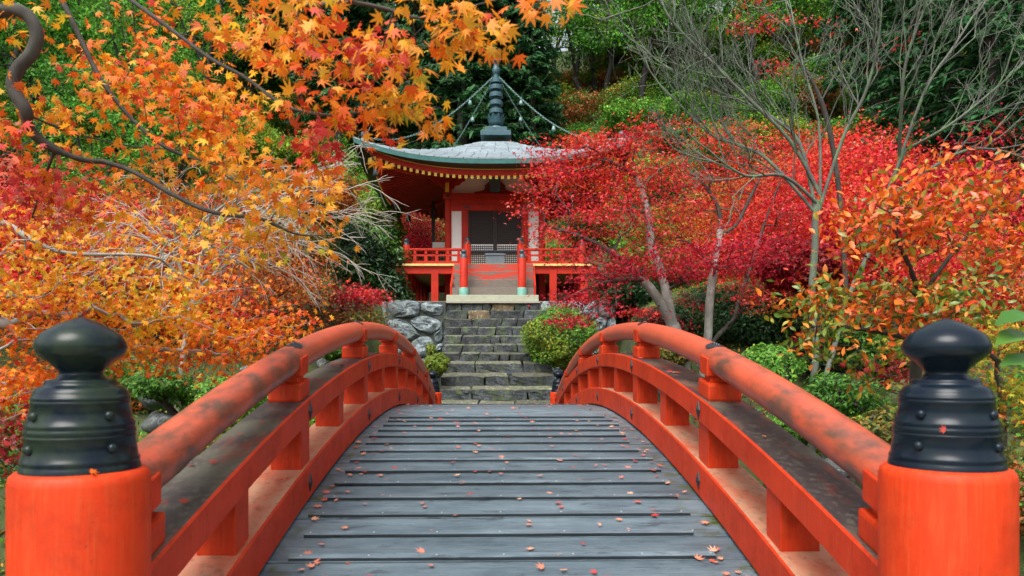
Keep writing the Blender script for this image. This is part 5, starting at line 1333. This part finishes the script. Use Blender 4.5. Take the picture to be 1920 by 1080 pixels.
# ------------------------------------------------------------------ trees on the hillside: a few kinds, copied
def proto_broadleaf(seed, H, pal, pal2=None, leaf=.17, n=26, spread=.34, stems=2, low=.42):
    g = np.random.default_rng(seed); sk = Skel(g); r = sk.path([(0, 0, -.6), (g.normal(0, .1), g.normal(0, .1), H * .12), (g.normal(0, .2), g.normal(0, .2), H * .28)])
    tops = []
    for k in range(stems + 1):
        a = g.uniform(0, 6.3); rr_ = H * spread * g.uniform(.3, .7)
        tops.append(sk.path([(math.cos(a) * rr_ * .4, math.sin(a) * rr_ * .4, H * .45), (math.cos(a) * rr_ * .8, math.sin(a) * rr_ * .8, H * .66), (math.cos(a) * rr_, math.sin(a) * rr_, H * .85)], r))
    bl = []
    for k in range(n):
        a = g.uniform(0, 6.3); h = g.uniform(low, 1.0); rad = H * spread * math.sqrt(max(.05, 1 - ((h - .62) / .42) ** 2)) * g.uniform(.35, 1)
        bl.append(((math.cos(a) * rad, math.sin(a) * rad, H * h), (H * .10, H * .10, H * .05), 7, 34, H * .042, pal if (pal2 is None or g.random() > .35) else pal2))
    P, C, O = crown_arrays(sk, bl, g, H * .05, .1, .55)
    sh = np.clip(.8 + .35 * (P[:, 2] / H - .5), .6, 1.15)
    Td, Nd = hang_dirs(len(P), g, O, .5, .8, .3)
    tm = tubes_mesh('trunk', sk.polys(.012, H * .02), lambda r: 6 if r > .05 else 3); tm.materials.append(M['bark_black'])
    C = np.clip(C * np.array((.95, 1.15, 1.2)), 0, .6)
    cm = leaf_mesh('crown', P, leaf * g.uniform(.7, 1.3, len(P)), C, LQD, Td, Nd, .1, g); cm.materials.append(M['bg_leaf'])
    return tm, cm
def proto_conifer(seed, H, pal='conifer', low=.18):
    g = np.random.default_rng(seed); P = []; C = []; T = []; Nn = []; polys = [(np.array([(0, 0, -.8), (0, 0, H * .4), (.1, 0, H * .75), (0, .05, H)]), np.array((H * .017, H * .013, H * .007, .01)))]
    nb = 95
    for k in range(nb):
        f = k / nb; h = H * (low + (1 - low) * f ** .9); L = H * .20 * (1 - f * .85) * g.uniform(.65, 1.15) + .2; a = k * 2.4 + g.normal(0, .3)
        d = np.array((math.cos(a), math.sin(a), 0)); p0 = np.array((0, 0, h)); pts = np.array([p0, p0 + d * L * .4 + (0, 0, L * .10), p0 + d * L * .75 + (0, 0, L * .0), p0 + d * L + (0, 0, -L * .12)])
        polys.append((pts, np.array((.04, .03, .02, .008))))
        m = int(90 * (L / (H * .2)) + 20); t = g.uniform(.2, 1.02, m); base = p0 + d * (t * L)[:, None] + np.stack([0 * t, 0 * t, L * (.22 * t - .36 * t ** 2)], -1)
        sd = np.cross(d, (0, 0, 1)); w_ = (g.normal(0, .16, m) * L * (1.15 - t * .6))
        q_ = base + sd * w_[:, None] + np.stack([0 * t, 0 * t, -np.abs(w_) * .35 + g.normal(0, .07, m)], -1)
        P.append(q_); C.append(np.clip(pal_cols(pal, m, g) * g.uniform(.7, 1.3), 0, 1)); T.append(d * .7 + sd * np.sign(w_)[:, None] * .7 + g.normal(0, .3, (m, 3)) + np.array((0, 0, -.35))); Nn.append(np.array((0, 0, .8)) + g.normal(0, .4, (m, 3)) + d * .35)
    P = np.concatenate(P); tm = tubes_mesh('trunk', polys, lambda r: 8 if r > .1 else 3); tm.materials.append(M['bark_cedar'])
    cm = leaf_mesh('crown', P, .42 * g.uniform(.6, 1.3, len(P)), np.concatenate(C), LND, np.concatenate(T), np.concatenate(Nn), .1, g); cm.materials.append(M['bg_leaf'])
    return tm, cm
def proto_shrub(seed, pal, pal2, R=1.4, H=1.3, n=6800, leaf=.115, tmpl=LQD):
    g = np.random.default_rng(seed); sk = Skel(g); sk.path([(0, 0, -.5), (0, 0, .15)])
    C0 = sample_blob((0, 0, H * .5), (R, R, H * .6), 46, g, .35); C0[:, 2] = np.abs(C0[:, 2])
    for c in C0[np.argsort(np.linalg.norm(C0, axis=1))]: sk.attach(c, .3, .1, .1)
    i = g.integers(0, len(C0), n); O = g.normal(0, 1, (n, 3)) * np.array((R * .2, R * .2, H * .10)); P = C0[i] + O
    cc = np.where((i % 3 == 0)[:, None], pal_cols(pal2, n, g), pal_cols(pal, n, g)) * g.uniform(.75, 1.2, len(C0))[i][:, None]
    Td, Nd = hang_dirs(n, g, O, .6, .7, .3)
    tm = tubes_mesh('stems', sk.polys(.008, .06), lambda r: 4); tm.materials.append(M['bark_black'])
    cm = leaf_mesh('crown', P, leaf * g.uniform(.7, 1.3, n), np.clip(cc * (1.15 if tmpl is LQD else 1.0), 0, .75), tmpl, Td, Nd, .1, g); cm.materials.append(M['bg_leaf'])
    return tm, cm
BRD = [proto_broadleaf(101, 8.0, 'bgreen', 'green', low=.40), proto_broadleaf(102, 9.0, 'bgreen', 'lime', stems=3, low=.40), proto_broadleaf(103, 7.5, 'bgreen', 'lime', low=.38), proto_broadleaf(104, 8.5, 'bgreen', 'green', low=.40)]
CON = [proto_conifer(111, 15), proto_conifer(112, 13)]
SHR = {'g': proto_shrub(121, 'bgreen', 'green'), 'd': proto_shrub(122, 'green', 'dark'), 'r': proto_shrub(123, 'rust', 'green'), 'o': proto_shrub(124, 'rustor', 'scarlet', 2.0, 2.2, 15000, .062, LM3), 'c': proto_shrub(125, 'crimson', 'wine', 2.0, 2.2, 15000, .062, LM3), 'l': proto_shrub(126, 'lime', 'bgreen'), 's': proto_shrub(127, 'scarlet', 'red', 2.0, 2.2, 15000, .062, LM3)}
g = np.random.default_rng(131)
def plant(pr, name, label, cat, x, y, s, group, trunk='trunk', dz=0.0):
    root = thing(name, label, cat, (x, y, gz(x, y) + dz), group); root.scale = (s, s, s * g.uniform(.92, 1.1)); root.rotation_euler = (g.normal(0, .03), g.normal(0, .03), g.uniform(0, 6.28))
    for nm, me in ((trunk, pr[0]), ('crown', pr[1])):
        o = link(bpy.data.objects.new(nm, me)); o.parent = root
def X(px, D): return (px - 960) * D / F
# dark conifers behind the spire and to both sides
for px, D, s in ((870, 33, 1.0), (885, 36, 1.15), (800, 35, 1.0), (960, 37, 1.1), (1000, 34, .8), (740, 37, 1.1), (640, 36, 1.0), (560, 39, 1.1), (470, 38, 1.0), (420, 43, 1.1), (680, 42, 1.2), (920, 43, 1.2), (820, 44, 1.2), (330, 45, 1.0)):
    plant(CON[int(g.integers(2))], 'conifer_tree', 'dark cedar in the stand behind the temple spire', 'tree', X(px, D), D, s, 'cedars behind the temple')
for px, D, s in ((1800, 24, .8), (1880, 22, .8), (1720, 28, .9), (1950, 26, .9), (1640, 33, .9), (1850, 30, 1.0)):
    plant(CON[int(g.integers(2))], 'conifer_tree', 'dark cedar behind the bare tree, upper right', 'tree', X(px, D), D, s, 'cedars at the upper right')
# broadleaf wood on the slope right of the spire, with black trunks
for px, D, s in ((1085, 45, 1.0), (1120, 46, 1.05), (1135, 44, 1.0), (1205, 41, 1.0), (1160, 47, .95), (1250, 45, 1.05), (1275, 43, 1.0), (1330, 44, 1.0), (1390, 46, 1.0), (1300, 50, 1.1), (1180, 53, 1.1), (1420, 41, .9), (1480, 44, 1.0), (1560, 42, 1.0), (1100, 54, 1.0), (1240, 55, 1.1), (1360, 53, 1.1), (1620, 40, 1.0), (1700, 42, 1.0), (1040, 50, 1.0), (1780, 38, .9)):
    plant(BRD[int(g.integers(4))], 'broadleaf_tree', 'green broadleaf tree with black trunk on the slope behind the scarlet maple', 'tree', X(px, D), D, s, 'broadleaf wood on the slope')
for px, D, s in ((80, 30, .9), (180, 33, 1.0), (280, 30, .9), (380, 34, 1.0), (120, 40, 1.1), (260, 42, 1.1), (30, 36, 1.0), (450, 46, 1.1), (520, 48, 1.1), (360, 50, 1.1), (600, 50, 1.1), (180, 24, .7), (320, 24, .7), (-40, 30, 1.0), (700, 52, 1.1), (240, 52, 1.1), (90, 50, 1.1)):
    plant(BRD[int(g.integers(4))], 'broadleaf_tree', 'green broadleaf tree on the slope behind the orange maple boughs', 'tree', X(px, D), D, s, 'broadleaf wood on the left slope')
# autumn maples among them
for px, D, s, k, lab in ((1440, 20, 1.0, 'o', 'orange maple shrub behind the scarlet crown, under the bare branches'), (1380, 24, 1.0, 'o', 'orange maple high behind the scarlet crown'), (1620, 17, 1.1, 's', 'scarlet maple shrub behind the bare tree trunk'), (1740, 16, 1.1, 'c', 'crimson maple shrub behind the orange azalea'), (1860, 18, 1.2, 'c', 'crimson maple at the right edge behind the bare twigs'),
                         (1560, 20, 1.1, 'o', 'rusty orange maple behind the fork of the bare tree'), (1500, 16, 1.0, 's', 'scarlet maple low behind the bare tree'), (640, 29, 1.0, 'c', 'dark red maple shrub behind the left roof corner'), (760, 29, .9, 'c', 'dark red maple shrub behind the roof chain'), (480, 22, 1.0, 'o', 'orange shrub deep behind the hanging maple boughs'), (1800, 14, .9, 's', 'scarlet shrub right behind the azalea crown'), (1900, 13, .9, 'o', 'orange shrub at the right edge behind the azalea'),
                         (200, 14, 1.0, 'o', 'orange shrub deep on the left bank'), (60, 13, 1.0, 's', 'red shrub at the left edge deep on the bank'), (420, 14, .9, 'o', 'rust shrub behind the pale cherry twigs')):
    plant(SHR[k], 'maple_shrub', lab, 'shrub', X(px, D), D, s, None, 'stems', .2 if px < 1300 else .3 if px < 1650 else -.9)
for x_, y_, s, k, side in ((3.4, 7.6, .5, 'd', 'right'), (4.6, 6.6, .55, 'g', 'right'), (5.8, 8.2, .6, 'r', 'right'), (6.8, 6.4, .6, 'd', 'right'), (4.2, 9.6, .6, 'l', 'right'), (7.4, 9.6, .7, 'g', 'right'), (3.6, 4.4, .45, 'd', 'right'), (5.2, 4.2, .5, 'l', 'right'), (8.6, 8.0, .7, 'd', 'right'),
                       (-3.6, 9.2, .5, 'l', 'left'), (-4.8, 8.2, .55, 'd', 'left'), (-6.4, 8.8, .6, 'g', 'left'), (-3.2, 10.8, .5, 'g', 'left'), (-5.6, 10.4, .6, 'r', 'left'), (-7.6, 7.2, .7, 'd', 'left')):
    plant(SHR[k], 'bank_shrub', 'low leafy shrub on the %s bank beside the bridge' % side, 'shrub', x_, y_, s, 'low shrubs on the %s bank' % side, 'stems', -.1)
# green shrubs cover the slope
kk = 0
for row, D in enumerate(np.arange(28, 52, 2.6)):
    half = .70 * D
    for xx in np.arange(-half, half, 2.5):
        x_ = xx + g.uniform(-.8, .8); y_ = D + g.uniform(-.9, .9)
        if abs(x_ - TX) < 4.2 and y_ < 29: continue
        k = g.choice(['g', 'd', 'd', 'l', 'r', 'r', 'g'] if x_ > -2 else ['g', 'd', 'd', 'l', 'g'])
        plant(SHR[k], 'hillside_shrub', 'leafy shrub in the green cover of the hillside', 'shrub', x_, y_, g.uniform(.7, 1.35), 'shrubs covering the hillside', 'stems'); kk += 1

# ------------------------------------------------------------------ fallen leaves
g = np.random.default_rng(141)
fm = {}
fall = {'pale': random_leaf_mat('faded_fallen_leaf', [(0, (.52, .20, .12)), (.4, (.62, .30, .18)), (.7, (.46, .10, .09)), (1, (.66, .42, .26))], .1), 'red': random_leaf_mat('red_fallen_leaf', [(0, (.50, .03, .03)), (.5, (.40, .05, .05)), (1, (.60, .10, .04))], .1), 'dark': random_leaf_mat('dark_fallen_leaf', [(0, (.10, .025, .03)), (1, (.22, .05, .04))], .1)}
for k, mt in fall.items():
    for v in range(3):
        me = leaf_mesh('fallen_leaf', np.zeros((1, 3)), 1.0, np.array([[.5, .2, .1]]), LM7, np.array([[1., 0, 0]]), np.array([[0, 0, 1.]]), (-.22, -.08, .18)[v], np.random.default_rng(v + 7)); me.materials.append(mt); fm[k, v] = me
def fallen(p, sl, k, size, label, group, tilt=.12):
    o = link(bpy.data.objects.new('fallen_leaf', fm[k, int(g.integers(3))])); o.location = p; o.rotation_euler = (math.atan(sl) + g.normal(0, tilt), g.normal(0, tilt), 0)
    o.rotation_euler = (Matrix.Rotation(math.atan(sl) + g.normal(0, tilt), 3, 'X') @ Matrix.Rotation(g.normal(0, tilt), 3, 'Y') @ Matrix.Rotation(g.uniform(0, 6.28), 3, 'Z')).to_euler()
    o.scale = (size,) * 3; tag(o, label, 'leaf', group)
for i in range(285):
    t_ = .85 + 5.4 * g.random() ** 1.1; s_ = g.uniform(-.96, .96)
    if g.random() < .25: s_ = math.copysign(g.uniform(.8, .97), s_)
    fallen(B(t_, s_, .012), slope(t_), g.choice(['pale', 'pale', 'pale', 'red']), .029 * g.uniform(.65, 1.3), 'small faded maple leaf lying flat on the grey deck planks', 'fallen leaves on the deck')
for i in range(46):
    sd = g.choice((-1, 1)); t_ = .5 + 4.2 * g.random(); s_ = sd * g.uniform(1.02, 1.19)
    fallen(B(t_, s_, .542), slope(t_), g.choice(['dark', 'red', 'pale']), .024 * g.uniform(.7, 1.3), 'fallen maple leaf on the dark top of a bridge beam', 'fallen leaves on the upper beams')
for i in range(24):
    sd = g.choice((-1, 1)); t_ = .9 + 3.6 * g.random(); s_ = sd * g.uniform(1.02, 1.1)
    fallen(B(t_, s_, .20), slope(t_), g.choice(['dark', 'red']), .022 * g.uniform(.7, 1.2), 'curled dark leaf on the faded top of a lower bridge beam', 'fallen leaves on the lower beams')
def stuck(px, py, D, k, size, label, nrm):
    o = link(bpy.data.objects.new('fallen_leaf', fm[k, 1])); o.location = at(px, py, D); q_ = Vector(nrm).to_track_quat('Z', 'Y'); o.rotation_mode = 'QUATERNION'; o.rotation_quaternion = q_ @ Matrix.Rotation(g.uniform(0, 6), 3, 'Z').to_quaternion(); o.scale = (size,) * 3; tag(o, label, 'leaf')
stuck(1771, 806, 1.822, 'red', .016, 'red maple leaf stuck to the middle ring of the right finial', (-.1, -1, .1))
stuck(1845, 846, 1.87, 'red', .012, 'red leaf scrap stuck beside a stud of the right finial', (.35, -1, .1))
o = link(bpy.data.objects.new('fallen_leaf', lm['o', 1])); o.location = tuple(at(652, 1056, 3.16)); o.rotation_euler = (.25, .2, 1.2); o.scale = (.028,) * 3; tag(o, 'bright orange maple leaf on the near edge of the deck', 'leaf')
o = link(bpy.data.objects.new('fallen_leaf', lm['o', 2])); o.location = (PL[0] + .09, PL[1] - .115, TOPN + .010); o.rotation_euler = (.5, .2, .6); o.scale = (.02,) * 3; tag(o, 'orange leaf tip on the rim of the left bridge post', 'leaf')
